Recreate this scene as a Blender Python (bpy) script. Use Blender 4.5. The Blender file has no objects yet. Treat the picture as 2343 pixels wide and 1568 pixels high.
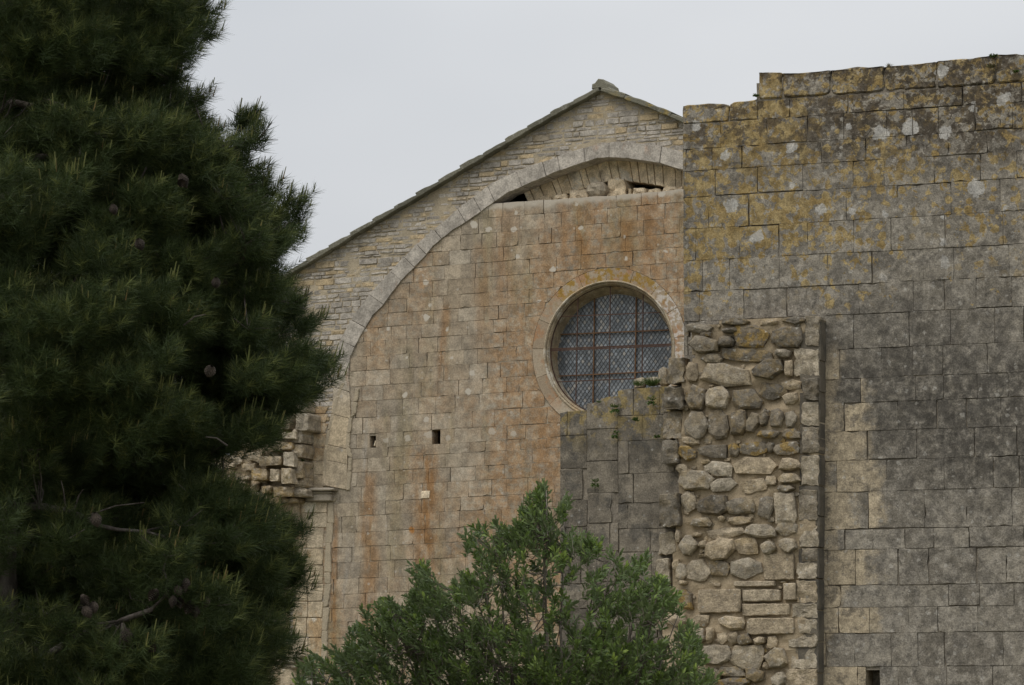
import bpy, bmesh, math, random
import numpy as np
from mathutils import Vector, Matrix, noise as mnoise

# ------------------------------------------------------------------ camera, world, sun
F, CX, CY, YH = 8000.0, 1171.0, 784.0, 1650.0      # focal length, centre and horizon, in pixels of a 2342 wide picture
EYE = 1.7
PITCH = math.atan((YH - CY) / F)
sc = bpy.context.scene
C = sc.collection
cam_d = bpy.data.cameras.new('camera')
cam = bpy.data.objects.new('camera', cam_d)
C.objects.link(cam)
cam.location = (0, 0, EYE)
cam.rotation_euler = (math.pi / 2 + PITCH, 0, 0)
cam_d.sensor_width = 36
cam_d.lens = 36 * F / 2342
cam_d.clip_start = 0.1
cam_d.clip_end = 5000
sc.camera = cam

SUN_EL, SUN_AZ = math.radians(55), math.radians(225)     # azimuth clockwise from +Y: behind the camera, to its left
world = bpy.data.worlds.new('World')
sc.world = world
world.use_nodes = True
wn, wl = world.node_tree.nodes, world.node_tree.links
wn.clear()
wout = wn.new('ShaderNodeOutputWorld')
wbg = wn.new('ShaderNodeBackground')
wbg.inputs['Strength'].default_value = 0.1
sky = wn.new('ShaderNodeTexSky')
sky.sky_type = 'NISHITA'
sky.sun_disc = False
sky.sun_elevation = SUN_EL
sky.sun_rotation = SUN_AZ
wtc = wn.new('ShaderNodeTexCoord')
wmap = wn.new('ShaderNodeMapping')
wmap.inputs['Scale'].default_value = (1.0, 1.0, 2.2)
wl.new(wtc.outputs['Generated'], wmap.inputs['Vector'])
wno = wn.new('ShaderNodeTexNoise')
wno.inputs['Scale'].default_value = 4.2
wno.inputs['Detail'].default_value = 3
wno.inputs['Roughness'].default_value = 0.45
wl.new(wmap.outputs['Vector'], wno.inputs['Vector'])
wr = wn.new('ShaderNodeValToRGB')
wr.color_ramp.elements[0].position = 0.33
wr.color_ramp.elements[0].color = (0.555, 0.580, 0.615, 1)
wr.color_ramp.elements[1].position = 0.66
wr.color_ramp.elements[1].color = (0.69, 0.705, 0.725, 1)
wl.new(wno.outputs['Fac'], wr.inputs['Fac'])
wsep = wn.new('ShaderNodeSeparateXYZ')
wl.new(wtc.outputs['Generated'], wsep.inputs[0])
wmr = wn.new('ShaderNodeMapRange')                       # an overcast sky is brighter overhead than near the horizon
wmr.inputs['From Min'].default_value = 0.0
wmr.inputs['From Max'].default_value = 1.0
wmr.inputs['To Min'].default_value = 8.5
wmr.inputs['To Max'].default_value = 21.0
wl.new(wsep.outputs['Z'], wmr.inputs['Value'])
wsc = wn.new('ShaderNodeVectorMath')
wsc.operation = 'SCALE'
wl.new(wr.outputs['Color'], wsc.inputs[0])
wl.new(wmr.outputs['Result'], wsc.inputs['Scale'])
whs = wn.new('ShaderNodeHueSaturation')
whs.inputs['Saturation'].default_value = 0.3
wl.new(sky.outputs['Color'], whs.inputs['Color'])
wmx = wn.new('ShaderNodeMix')
wmx.data_type = 'RGBA'
wmx.inputs['Factor'].default_value = 0.92                # the cloud layer over the clear sky
wl.new(whs.outputs['Color'], wmx.inputs['A'])
wl.new(wsc.outputs['Vector'], wmx.inputs['B'])
wl.new(wmx.outputs['Result'], wbg.inputs['Color'])
wl.new(wbg.outputs['Background'], wout.inputs['Surface'])

sun_d = bpy.data.lights.new('sun', 'SUN')
sun_d.energy = 1.45
sun_d.angle = math.radians(40)
sun_d.color = (1.0, 0.95, 0.88)
sun = bpy.data.objects.new('sun', sun_d)
C.objects.link(sun)
to_sun = Vector((math.sin(SUN_AZ) * math.cos(SUN_EL), math.cos(SUN_AZ) * math.cos(SUN_EL), math.sin(SUN_EL)))
sun.rotation_euler = to_sun.to_track_quat('Z', 'Y').to_euler()
sun.location = to_sun * 60

sc.view_settings.view_transform = 'Standard'
sc.view_settings.look = 'None'
sc.view_settings.exposure = 0.0
sc.view_settings.gamma = 1.0

# ------------------------------------------------------------------ geometry helpers
R = random.Random(7)
NP = np.random.default_rng(11)


def ray(px, py):
    q = -(py - CY)
    x = px - CX
    return Vector((x, F * math.cos(PITCH) - q * math.sin(PITCH), F * math.sin(PITCH) + q * math.cos(PITCH)))


def at(px, py, dist):
    """the point seen at a pixel of the photograph, dist metres ahead"""
    d = ray(px, py)
    return Vector((0, 0, EYE)) + d * (dist / d.y)


class Frame:
    """a vertical wall: u along it, v = height, depth into it"""
    def __init__(self, px, py, dist, deg):
        p = at(px, py, dist)
        self.o = Vector((p.x, p.y, 0))
        self.a = math.radians(deg)
        self.w = Vector((math.cos(self.a), -math.sin(self.a), 0))
        self.n = Vector((math.sin(self.a), math.cos(self.a), 0))

    def uv(self, px, py, depth=0.0):
        d = ray(px, py)
        o = self.o + self.n * depth
        e = Vector((0, 0, EYE))
        t = (o - e).dot(self.n) / d.dot(self.n)
        p = e + d * t
        return ((p - o).dot(self.w), p.z)

    def pts(self, l, depth=0.0):
        return [self.uv(x, y, depth) for x, y in l]

    def place(self, ob):
        ob.location = self.o
        ob.rotation_euler = (0, 0, -self.a)


class MB:
    def __init__(self):
        self.v, self.f, self.m, self.c = [], [], [], []

    def add(self, vs, fs, rnd=(0.5, 0.5, 0.5), mat=0):
        b = len(self.v)
        self.v += vs
        self.c += [rnd] * len(vs)
        for f in fs:
            self.f.append([i + b for i in f])
            self.m.append(mat)

    def build(self, name, mats, parent=None, smooth=False):
        me = bpy.data.meshes.new(name)
        me.from_pydata([tuple(p) for p in self.v], [], self.f)
        for m in (mats if isinstance(mats, (list, tuple)) else [mats]):
            me.materials.append(m)
        me.polygons.foreach_set('material_index', self.m)
        if smooth:
            me.polygons.foreach_set('use_smooth', [True] * len(self.f))
        at_ = me.attributes.new('rnd', 'FLOAT_COLOR', 'POINT')
        col = np.ones((len(self.v), 4), dtype=np.float32)
        col[:, :3] = np.array(self.c, dtype=np.float32).reshape(-1, 3)
        at_.data.foreach_set('color', col.ravel())
        me.update()
        ob = bpy.data.objects.new(name, me)
        C.objects.link(ob)
        if parent:
            ob.parent = parent
        return ob


def tri_mesh(name, verts, tris_n, cols, mats, parent, matidx=None, corners=3):
    """big foliage meshes straight from numpy arrays; every `corners` vertices make one face"""
    n = len(verts)
    nf = n // corners
    me = bpy.data.meshes.new(name)
    me.vertices.add(n)
    me.vertices.foreach_set('co', verts.astype(np.float32).ravel())
    me.loops.add(n)
    me.loops.foreach_set('vertex_index', np.arange(n, dtype=np.int32))
    me.polygons.add(nf)
    me.polygons.foreach_set('loop_start', np.arange(0, n, corners, dtype=np.int32))
    try:
        me.polygons.foreach_set('loop_total', np.full(nf, corners, dtype=np.int32))
    except Exception:
        pass
    for m in mats:
        me.materials.append(m)
    if matidx is not None:
        me.polygons.foreach_set('material_index', matidx.astype(np.int32))
    a = me.attributes.new('rnd', 'FLOAT_COLOR', 'POINT')
    c4 = np.ones((n, 4), dtype=np.float32)
    c4[:, :3] = cols
    a.data.foreach_set('color', c4.ravel())
    me.update(calc_edges=True)
    me.validate()
    ob = bpy.data.objects.new(name, me)
    C.objects.link(ob)
    ob.parent = parent
    return ob


def tag(o, label=None, cat=None, group=None, kind=None):
    if label: o['label'] = label
    if cat: o['category'] = cat
    if group: o['group'] = group
    if kind: o['kind'] = kind
    return o


def empty(name, label, cat, group=None, frame=None, loc=None):
    o = bpy.data.objects.new(name, None)
    o.empty_display_size = 0.3
    C.objects.link(o)
    if frame: frame.place(o)
    if loc is not None: o.location = loc
    return tag(o, label, cat, group)


def interp(poly, x, axis=0):
    """piecewise linear y(x) through points sorted along axis"""
    o = 1 - axis
    if x <= poly[0][axis]: return poly[0][o]
    for a, b in zip(poly, poly[1:]):
        if x <= b[axis]:
            t = (x - a[axis]) / max(1e-9, b[axis] - a[axis])
            return a[o] + t * (b[o] - a[o])
    return poly[-1][o]


def inside(p, poly):
    x, y = p
    r = False
    j = len(poly) - 1
    for i in range(len(poly)):
        xi, yi = poly[i]; xj, yj = poly[j]
        if (yi > y) != (yj > y) and x < (xj - xi) * (y - yi) / (yj - yi) + xi:
            r = not r
        j = i
    return r


def resample(pl, n):
    d = [0]
    for a, b in zip(pl, pl[1:]):
        d.append(d[-1] + math.hypot(b[0] - a[0], b[1] - a[1]))
    out = []
    for k in range(n):
        s = d[-1] * k / (n - 1)
        i = 0
        while i < len(pl) - 2 and d[i + 1] < s: i += 1
        t = (s - d[i]) / max(1e-9, d[i + 1] - d[i])
        out.append((pl[i][0] + t * (pl[i + 1][0] - pl[i][0]), pl[i][1] + t * (pl[i + 1][1] - pl[i][1])))
    return out


def rnd3():
    return (R.random(), R.random(), R.random())


def prism(mb, poly, yf, yb, rnd=None, gap=0.004, jit=0.004, bev=0.01, sub=0.09, tilt=0.004, mat=0, dome=0.0, warp=None, rough=0.0, gaps=None, chip=0.0):
    """a stone: outline poly (u,v) counter-clockwise, front at depth yf, back at yb"""
    rnd = rnd or rnd3()
    n = len(poly)
    pts, nor, cor = [], [], []
    for i in range(n):
        a, b, z = poly[i], poly[(i + 1) % n], poly[i - 1]
        dx, dy = b[0] - a[0], b[1] - a[1]
        L = math.hypot(dx, dy)
        if L < 1e-6: continue
        nx, ny = -dy / L, dx / L
        px_, py_ = a[0] - z[0], a[1] - z[1]
        Lp = max(1e-6, math.hypot(px_, py_))
        g = gaps[i] if gaps else gap
        gp = gaps[i - 1] if gaps else gap
        mx, my = -py_ / Lp, px_ / Lp
        pts.append((a[0] + nx * g + mx * gp, a[1] + ny * g + my * gp))
        s = math.hypot(nx + mx, ny + my) or 1
        nor.append(((nx + mx) / s, (ny + my) / s)); cor.append(True)
        k = max(1, int(L / sub))
        for j in range(1, k):
            t = j / k
            pts.append((a[0] + dx * t + nx * g, a[1] + dy * t + ny * g)); nor.append((nx, ny)); cor.append(False)
    if len(pts) < 3: return
    P = []
    for (p, q, c) in zip(pts, nor, cor):
        o = R.uniform(-jit * 0.4, jit) + (R.uniform(0.3, 1.3) * bev if c else 0)
        if chip and R.random() < (chip if c else chip * .35): o += R.uniform(.008, .024)
        x, y = p[0] + q[0] * o, p[1] + q[1] * o
        if warp:
            w = warp(x, y)
            x, y = w
        P.append((x, y))
    cx = sum(p[0] for p in P) / len(P); cy = sum(p[1] for p in P) / len(P)
    h = max(p[1] for p in P) - min(p[1] for p in P)
    w_ = max(p[0] for p in P) - min(p[0] for p in P)
    if h < 0.03 or w_ < 0.03: return
    tx, ty = R.uniform(-tilt, tilt), R.uniform(-tilt, tilt)
    N = len(P)
    vs = [(p[0], yb, p[1]) for p in P]
    vs += [(p[0], yf + bev * R.uniform(0.8, 1.6), p[1]) for p in P]
    rings = 2
    levels = [(0.0, 0.0)] if dome <= 0 else [(0.0, 0.0), (0.35, 0.65), (0.68, 0.92)]
    ph = R.uniform(0, 100)
    for (s, d) in levels:
        for p, q in zip(P, nor):
            x = p[0] + q[0] * bev; y = p[1] + q[1] * bev
            x += (cx - x) * s; y += (cy - y) * s
            rr = rough * mnoise.noise(Vector((x * 9 + ph, y * 9, ph))) if rough else 0
            vs.append((x, yf - dome * d + tx * (x - cx) / max(w_, .05) * 2 + ty * (y - cy) / max(h, .05) * 2 + rr, y))
        rings += 1
    vs.append((cx, yf - dome + (rough * R.uniform(-.5, .5)), cy))
    fs = []
    for r in range(rings - 1):
        for i in range(N):
            j = (i + 1) % N
            fs.append((r * N + i, r * N + j, (r + 1) * N + j, (r + 1) * N + i))
    b = (rings - 1) * N
    for i in range(N):
        fs.append((b + i, b + (i + 1) % N, len(vs) - 1))
    mb.add(vs, fs, rnd, mat)


def backing(mb, test, u0, u1, v0, v1, step, y0, y1, mat=1):
    """the mortar bed behind the stones, pushed in and out so that some joints are flush and some open"""
    nu, nv = int((u1 - u0) / step) + 1, int((v1 - v0) / step) + 1
    idx, vs, fs = {}, [], []

    def vid(i, j):
        if (i, j) not in idx:
            u, v = u0 + i * step, v0 + j * step
            k = mnoise.noise(Vector((u * 2.1, v * 3.1, 3.3))) * 0.9 + 0.4 + R.uniform(-.25, .25)
            k = min(1, max(0, k))
            idx[(i, j)] = len(vs)
            vs.append((u, y0 + (y1 - y0) * k, v))
        return idx[(i, j)]
    for i in range(nu):
        for j in range(nv):
            if test(u0 + (i + .5) * step, v0 + (j + .5) * step):
                fs.append((vid(i, j), vid(i + 1, j), vid(i + 1, j + 1), vid(i, j + 1)))
    mb.add(vs, fs, (.5, .5, .5), mat)


def box(mb, x0, x1, y0, y1, z0, z1, rnd=(.5, .5, .5), mat=0):
    vs = [(x0, y0, z0), (x1, y0, z0), (x1, y1, z0), (x0, y1, z0), (x0, y0, z1), (x1, y0, z1), (x1, y1, z1), (x0, y1, z1)]
    mb.add(vs, [(0, 3, 2, 1), (4, 5, 6, 7), (0, 1, 5, 4), (1, 2, 6, 5), (2, 3, 7, 6), (3, 0, 4, 7)], rnd, mat)


def tube(mb, pts, r0, r1, seg=7, rnd=(.5, .5, .5), mat=0, wob=0.0):
    pts = [Vector(p) for p in pts]
    vs, fs = [], []
    n = len(pts)
    for i, p in enumerate(pts):
        d = (pts[min(n - 1, i + 1)] - pts[max(0, i - 1)]).normalized()
        a = d.orthogonal().normalized(); b = d.cross(a)
        r = r0 + (r1 - r0) * i / (n - 1)
        for k in range(seg):
            t = 2 * math.pi * k / seg
            rr = r * (1 + R.uniform(-wob, wob))
            vs.append(p + (a * math.cos(t) + b * math.sin(t)) * rr)
    for i in range(n - 1):
        for k in range(seg):
            l = (k + 1) % seg
            fs.append((i * seg + k, i * seg + l, (i + 1) * seg + l, (i + 1) * seg + k))
    fs.append(tuple(range(seg))); fs.append(tuple((n - 1) * seg + k for k in range(seg)))
    mb.add(vs, fs, rnd, mat)


def course_blocks(mb, vlines, u0, u1, wmin, wmax, slope, test, yf, yb, warp=None, holes=(), open_p=0.3, dvar=0.004, gmin=0.001, gmax=0.013, rndf=None, jit=0.004, bev=0.004, mat=0, tilt=0.003):
    """coursed ashlar between the height lines"""
    for a, b in zip(vlines, vlines[1:]):
        u = u0 - R.uniform(0, wmax)
        segs = []
        while u < u1:
            w = R.uniform(wmin, wmax)
            segs.append((u, u + w)); u += w
        out = []
        for (p, q) in segs:
            hit = False
            for (h0, h1, hv) in holes:
                vm = hv - slope * (h0 + h1) / 2
                if a <= vm < b and p < h1 and q > h0:
                    hit = True
                    if h0 - p > 0.05: out.append((p, h0))
                    if q - h1 > 0.05: out.append((h1, q))
            if not hit: out.append((p, q))
        for (p, q) in out:
            uc, vc = (p + q) / 2, (a + b) / 2
            if not test(uc, vc + slope * uc): continue
            poly = [(p, a + slope * p), (q, a + slope * q), (q, b + slope * q), (p, b + slope * p)]
            gaps = [R.uniform(gmin, gmax) if R.random() < open_p else R.uniform(-.002, .0022 if gmin < .0015 else gmin) for _ in range(4)]
            r = rndf(uc, vc) if rndf else rnd3()
            prism(mb, poly, yf + R.uniform(-dvar, dvar), yb, r, jit=jit, bev=bev * R.uniform(.6, 1.4), gaps=gaps, warp=warp, mat=mat, tilt=tilt, chip=.08)


# ------------------------------------------------------------------ material helpers
class NT:
    def __init__(self, name, rough=0.9):
        self.mat = bpy.data.materials.new(name)
        self.mat.use_nodes = True
        self.t = self.mat.node_tree
        self.n = self.t.nodes
        self.n.clear()
        self.out = self.n.new('ShaderNodeOutputMaterial')
        self.bsdf = self.n.new('ShaderNodeBsdfPrincipled')
        self.bsdf.inputs['Roughness'].default_value = rough
        self.bsdf.inputs['Specular IOR Level'].default_value = 0.2
        self.link(self.bsdf.outputs[0], self.out.inputs['Surface'])
        tc = self.n.new('ShaderNodeTexCoord')
        self.co = tc.outputs['Object']
        s = self.n.new('ShaderNodeSeparateXYZ')
        self.link(self.co, s.inputs[0])
        self.x, self.y, self.z = s.outputs
        a = self.n.new('ShaderNodeAttribute')
        a.attribute_name = 'rnd'
        c = self.n.new('ShaderNodeSeparateColor')
        self.link(a.outputs['Color'], c.inputs[0])
        self.r, self.g, self.b = c.outputs

    def link(self, a, b):
        self.t.links.new(a, b)

    def put(self, sock, v):
        if hasattr(v, 'is_output'): self.link(v, sock)
        else:
            if isinstance(v, tuple) and len(v) == 3 and sock.type == 'RGBA': v = (*v, 1)
            sock.default_value = v

    def math(self, op, a, b=0.0, clamp=False):
        m = self.n.new('ShaderNodeMath'); m.operation = op; m.use_clamp = clamp
        self.put(m.inputs[0], a); self.put(m.inputs[1], b)
        return m.outputs[0]

    def mul(self, a, b): return self.math('MULTIPLY', a, b)
    def add(self, a, b): return self.math('ADD', a, b)
    def sub(self, a, b): return self.math('SUBTRACT', a, b)

    def vec(self, sx=1, sy=1, sz=1, off=(0, 0, 0)):
        m = self.n.new('ShaderNodeMapping')
        m.inputs['Scale'].default_value = (sx, sy, sz)
        m.inputs['Location'].default_value = off
        self.link(self.co, m.inputs['Vector'])
        return m.outputs[0]

    def noise(self, scale, detail=4, rough=0.55, vec=None, dist=0.0):
        m = self.n.new('ShaderNodeTexNoise')
        m.inputs['Scale'].default_value = scale
        m.inputs['Detail'].default_value = detail
        m.inputs['Roughness'].default_value = rough
        m.inputs['Distortion'].default_value = dist
        self.link(vec if vec is not None else self.co, m.inputs['Vector'])
        return m.outputs['Fac']

    def voro(self, scale, vec=None, feature='F1', out='Distance'):
        m = self.n.new('ShaderNodeTexVoronoi')
        m.feature = feature
        m.inputs['Scale'].default_value = scale
        self.link(vec if vec is not None else self.co, m.inputs['Vector'])
        return m.outputs[out]

    def step(self, v, a, b, lo=0.0, hi=1.0):
        m = self.n.new('ShaderNodeMapRange'); m.interpolation_type = 'SMOOTHSTEP'
        self.put(m.inputs['Value'], v)
        self.put(m.inputs['From Min'], a); self.put(m.inputs['From Max'], b)
        self.put(m.inputs['To Min'], lo); self.put(m.inputs['To Max'], hi)
        return m.outputs['Result']

    def mix(self, f, a, b, mode='MIX'):
        m = self.n.new('ShaderNodeMix'); m.data_type = 'RGBA'; m.blend_type = mode
        self.put(m.inputs['Factor'], f); self.put(m.inputs['A'], a); self.put(m.inputs['B'], b)
        return m.outputs['Result']

    def gain(self, col, f):
        """multiply a colour by a scalar socket"""
        m = self.n.new('ShaderNodeVectorMath'); m.operation = 'SCALE'
        self.put(m.inputs[0], col); self.put(m.inputs['Scale'], f)
        return m.outputs[0]

    def grain(self, col, fa=0.2, ma=0.25, fs=42, ms=6.5):
        a = self.step(self.noise(fs, 4, 0.7), 0.34, 0.66, 1 - fa, 1 + fa)
        b = self.step(self.noise(ms, 7, 0.7, self.vec(1, 1, 1, (13, 4, 9))), 0.36, 0.64, 1 - ma, 1 + ma)
        return self.gain(col, self.mul(a, b))

    def spots(self, scale, keep, size, wob=0.25, off=(0, 0, 0)):
        """scattered irregular flecks: about `keep` of the cells carry one"""
        cb = self.n.new('ShaderNodeCombineXYZ')
        self.link(self.add(self.x, off[0] * 7.3 + off[1]), cb.inputs[0]); self.link(self.add(self.z, off[2] * 5.1), cb.inputs[1])
        v = cb.outputs[0]
        wn_ = self.noise(scale * 3.2, 4, 0.65, v)
        m = self.n.new('ShaderNodeTexVoronoi')
        m.voronoi_dimensions = '2D'
        m.inputs['Scale'].default_value = scale
        self.link(v, m.inputs['Vector'])
        c = self.n.new('ShaderNodeSeparateColor')
        self.link(m.outputs['Color'], c.inputs[0])
        has = self.math('LESS_THAN', c.outputs[0], keep)
        rad = self.add(self.mul(c.outputs[1], size * 0.8), size * 0.3)
        d = self.add(m.outputs['Distance'], self.mul(self.sub(wn_, 0.5), wob * 2))
        return self.mul(has, self.step(self.sub(rad, d), 0.0, 0.05))

    def finish(self, col, bump=None, strength=0.5, dist=0.01):
        self.put(self.bsdf.inputs['Base Color'], col)
        if bump is not None:
            b = self.n.new('ShaderNodeBump')
            b.inputs['Strength'].default_value = strength
            b.inputs['Distance'].default_value = dist
            self.link(bump, b.inputs['Height'])
            self.link(b.outputs[0], self.bsdf.inputs['Normal'])
        return self.mat


def streak(m, u0, w, vt, vb, seed, strength=1.0):
    """a vertical run of rusty staining on a wall, u0 its middle and vt..vb its height range"""
    wob = m.sub(m.noise(0.9, 3, 0.6, m.vec(1, 1, 1, (seed, 0, 0))), 0.5)
    du = m.math('ABSOLUTE', m.sub(m.add(m.x, m.mul(wob, w * 1.6)), u0))
    a = m.step(du, w * 0.12, w * 0.85, 1, 0)
    b = m.mul(m.step(m.z, vb - 0.5, vb + 0.7), m.step(m.z, vt - 0.15, vt + 0.15, 1, 0))
    n = m.step(m.noise(2.6, 5, 0.62, m.vec(2.2, 1, 0.7, (0, seed, 0))), 0.32, 0.54)
    return m.mul(m.mul(m.mul(a, b), n), strength)


def addmask(m, l):
    r = l[0]
    for k in l[1:]:
        r = m.math('MAXIMUM', r, k)
    return r


# ------------------------------------------------------------------ the frames of the walls
G = Frame(1380, 800, 64.0, 22.5)        # church gable
W = Frame(1563, 700, 48.0, 22.0)        # lichened wall on the right
SL = 0.022                              # the old courses of the gable have settled a little

# ------------------------------------------------------------------ materials
def mat_infill():
    m = NT('ochre_stained_limestone')
    base = m.mix(m.r, (0.262, 0.224, 0.172), (0.405, 0.350, 0.270))
    base = m.mix(m.mul(m.g, 0.35), base, (0.36, 0.265, 0.16))
    big = m.noise(0.45, 4, 0.55, m.vec(1, 1, 0.55))
    # more of the orange film to the upper right and round the round window
    gx = m.step(m.x, -4.0, 1.0)
    warm = m.mul(m.step(m.add(big, m.mul(gx, 0.20)), 0.44, 0.64), m.step(m.noise(7, 5, 0.68), 0.36, 0.58))
    base = m.mix(m.mul(warm, 0.78), base, (0.325, 0.198, 0.100))
    olive = m.step(m.noise(0.7, 4, 0.6, m.vec(2.2, 1, 0.45, (7, 0, 3))), 0.50, 0.64)
    base = m.mix(m.mul(olive, 0.5), base, (0.235, 0.195, 0.11))
    ux = lambda px, py=1000: G.uv(px, py)[0]
    vz = lambda px, py: G.uv(px, py)[1]
    st = [streak(m, ux(975), 0.5, vz(975, 1035), vz(975, 1330), 1.3, 1.0),
          streak(m, ux(845), 0.34, vz(850, 1080), vz(850, 1480), 4.1, 0.75),
          streak(m, ux(1015), 0.18, vz(1015, 700), vz(1015, 900), 2.2, 0.7),
          streak(m, ux(1335), 0.28, vz(1335, 480), vz(1335, 640), 6.2, 0.9),
          streak(m, ux(1435), 0.28, vz(1435, 500), vz(1435, 640), 8.2, 0.8),
          streak(m, ux(1155), 0.4, vz(1155, 470), vz(1155, 700), 5.2, 0.5),
          streak(m, ux(1250), 0.3, vz(1250, 500), vz(1250, 640), 7.7, 0.5),
          streak(m, ux(1290), 0.22, vz(1290, 455), vz(1290, 590), 3.7, 0.6),
          streak(m, ux(1490), 0.3, vz(1490, 440), vz(1490, 640), 10.7, 0.6),
          streak(m, ux(1100), 0.3, vz(1100, 560), vz(1100, 800), 12.7, 0.5),
          streak(m, ux(1240), 0.4, vz(1240, 900), vz(1240, 1250), 14.7, 0.45),
          streak(m, ux(765), 0.12, vz(765, 1180), vz(765, 1500), 9.2, 0.8)]
    base = m.mix(m.mul(addmask(m, st), 0.85), base, (0.262, 0.136, 0.050))
    pale = m.mul(m.step(m.noise(0.9, 4, 0.6, m.vec(2.6, 1, 0.5, (1, 0, 8))), 0.60, 0.72), 0.5)
    base = m.mix(pale, base, (0.34, 0.315, 0.275))
    base = m.grain(base, 0.2, 0.24, 34, 5.0)
    dk = m.step(m.noise(15, 4, 0.7, m.vec(1, 1, 1, (3, 3, 3))), 0.56, 0.7)
    base = m.mix(m.mul(dk, 0.35), base, (0.15, 0.105, 0.07))
    fl = m.mul(m.spots(2.3, 0.42, 0.17, 0.24, (3, 0, 1)), m.step(m.z, vz(1100, 1120), vz(1100, 900)))
    fl2 = m.spots(5.5, 0.16, 0.16, 0.2, (1, 0, 6))
    base = m.mix(m.mul(fl, 0.9), base, (0.53, 0.48, 0.40))
    base = m.mix(m.mul(fl2, 0.55), base, (0.47, 0.42, 0.35))
    rust = m.spots(1.1, 0.10, 0.09, 0.12, (9, 0, 2))
    base = m.mix(m.mul(rust, 0.8), base, (0.38, 0.16, 0.03))
    # pale, washed stones along the broken top edge
    tw = m.sub(m.z, m.mul(m.x, SL + 0.0)); vtop = vz(1350, 450) - SL * ux(1350, 450)
    topw = m.step(m.add(tw, m.mul(m.sub(m.noise(4), 0.5), 0.25)), vtop - 0.16, vtop - 0.03)
    base = m.mix(m.mul(topw, 0.75), base, (0.52, 0.47, 0.39))
    return m.finish(base, m.add(m.noise(22, 6, 0.7), m.mul(m.noise(90, 2), 0.4)), 0.75, 0.012)


def mat_mortar(name, c1, c2):
    m = NT(name)
    base = m.mix(m.step(m.noise(3, 4), 0.35, 0.65), c1, c2)
    base = m.gain(base, m.step(m.noise(50, 4, 0.7), 0.25, 0.75, 0.75, 1.2))
    return m.finish(base, m.noise(35, 5, 0.7), 0.8, 0.015)


def mat_rubble_gable():
    m = NT('pale_grey_rubble')
    base = m.mix(m.r, (0.30, 0.27, 0.23), (0.42, 0.38, 0.325))
    base = m.mix(m.step(m.g, 0.86, 0.9), base, (0.44, 0.345, 0.215))
    gz = m.step(m.noise(0.9, 4), 0.5, 0.66)
    base = m.mix(m.mul(gz, 0.45), base, (0.25, 0.23, 0.205))
    base = m.grain(base, 0.22, 0.24, 40)
    base = m.mix(m.mul(m.spots(4, 0.2, 0.16, 0.2), 0.7), base, (0.52, 0.49, 0.43))
    return m.finish(base, m.noise(26, 6, 0.7), 0.8, 0.015)


def mat_arch():
    m = NT('grey_arch_stone')
    base = m.mix(m.r, (0.335, 0.302, 0.258), (0.425, 0.385, 0.330))
    pk = m.mul(m.step(m.noise(1.6, 4, 0.6, m.vec(2, 1, 0.8)), 0.58, 0.7), m.step(m.g, 0.45, 0.6))
    base = m.mix(m.mul(pk, 0.6), base, (0.37, 0.22, 0.14))
    low = m.step(m.z, G.uv(740, 960)[1], G.uv(740, 830)[1], 1, 0)     # the jamb is of a yellower stone than the arch
    base = m.mix(m.mul(low, 0.9), base, m.mix(m.r, (0.40, 0.33, 0.23), (0.46, 0.37, 0.245)))
    base = m.grain(base, 0.22, 0.24, 30)
    base = m.mix(m.mul(m.step(m.noise(4, 5, 0.65, m.vec(1, 1, 1, (0, 4, 9))), 0.58, 0.72), 0.45), base, (0.165, 0.15, 0.13))
    base = m.mix(m.mul(m.spots(3, 0.25, 0.14, 0.2), 0.5), base, (0.46, 0.43, 0.38))
    return m.finish(base, m.noise(24, 6, 0.7), 0.6, 0.01)


def mat_beige(name='beige_limestone', stain=0.5, k=1.0):
    m = NT(name)
    base = m.mix(m.r, (0.40 * k, 0.325 * k, 0.22 * k), (0.49 * k, 0.41 * k, 0.295 * k))
    o = m.mul(m.step(m.noise(1.5, 5, 0.65, m.vec(1, 1, 0.7)), 0.50, 0.60), stain)
    base = m.mix(o, base, (0.33, 0.185, 0.065))
    w = m.step(m.noise(2.4, 5, 0.6, m.vec(1, 1, 1, (5, 1, 2))), 0.58, 0.63)
    base = m.mix(m.mul(w, 0.7), base, (0.55, 0.51, 0.43))
    d = m.step(m.noise(3, 5, 0.6, m.vec(1, 1, 1, (2, 7, 5))), 0.58, 0.7)
    base = m.mix(m.mul(d, 0.55), base, (0.17, 0.145, 0.115))
    base = m.grain(base, 0.22, 0.24, 40)
    return m.finish(base, m.noise(24, 6, 0.7), 0.6, 0.012)


def mat_oculus():
    m = NT('lichened_window_surround')
    base = m.mix(m.r, (0.31, 0.24, 0.165), (0.40, 0.33, 0.24))
    base = m.mix(m.mul(m.step(m.noise(2.6, 5, 0.65), 0.48, 0.6), 0.7), base, (0.36, 0.185, 0.085))
    uc, vc = OC
    # mustard lichen along the upper rim, white lichen on the right
    up = m.step(m.add(m.sub(m.z, vc), m.mul(m.sub(m.noise(2, 4), .5), 0.6)), 0.75, 1.15)
    base = m.mix(m.mul(m.mul(up, m.step(m.noise(5, 6, 0.7), 0.45, 0.54)), 0.9), base, (0.29, 0.175, 0.03))
    rt = m.mul(m.step(m.sub(m.x, uc), 0.75, 1.05), m.step(m.noise(9, 4, 0.65), 0.46, 0.56))
    base = m.mix(m.mul(rt, 0.8), base, (0.56, 0.52, 0.47))
    lo = m.step(m.sub(m.z, vc), -0.75, -1.1)
    base = m.mix(m.mul(lo, 0.6), base, (0.44, 0.38, 0.29))
    base = m.gain(base, m.step(m.noise(45, 4, 0.7), 0.25, 0.75, 0.78, 1.2))
    return m.finish(base, m.noise(28, 6, 0.7), 0.6, 0.012)


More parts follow.
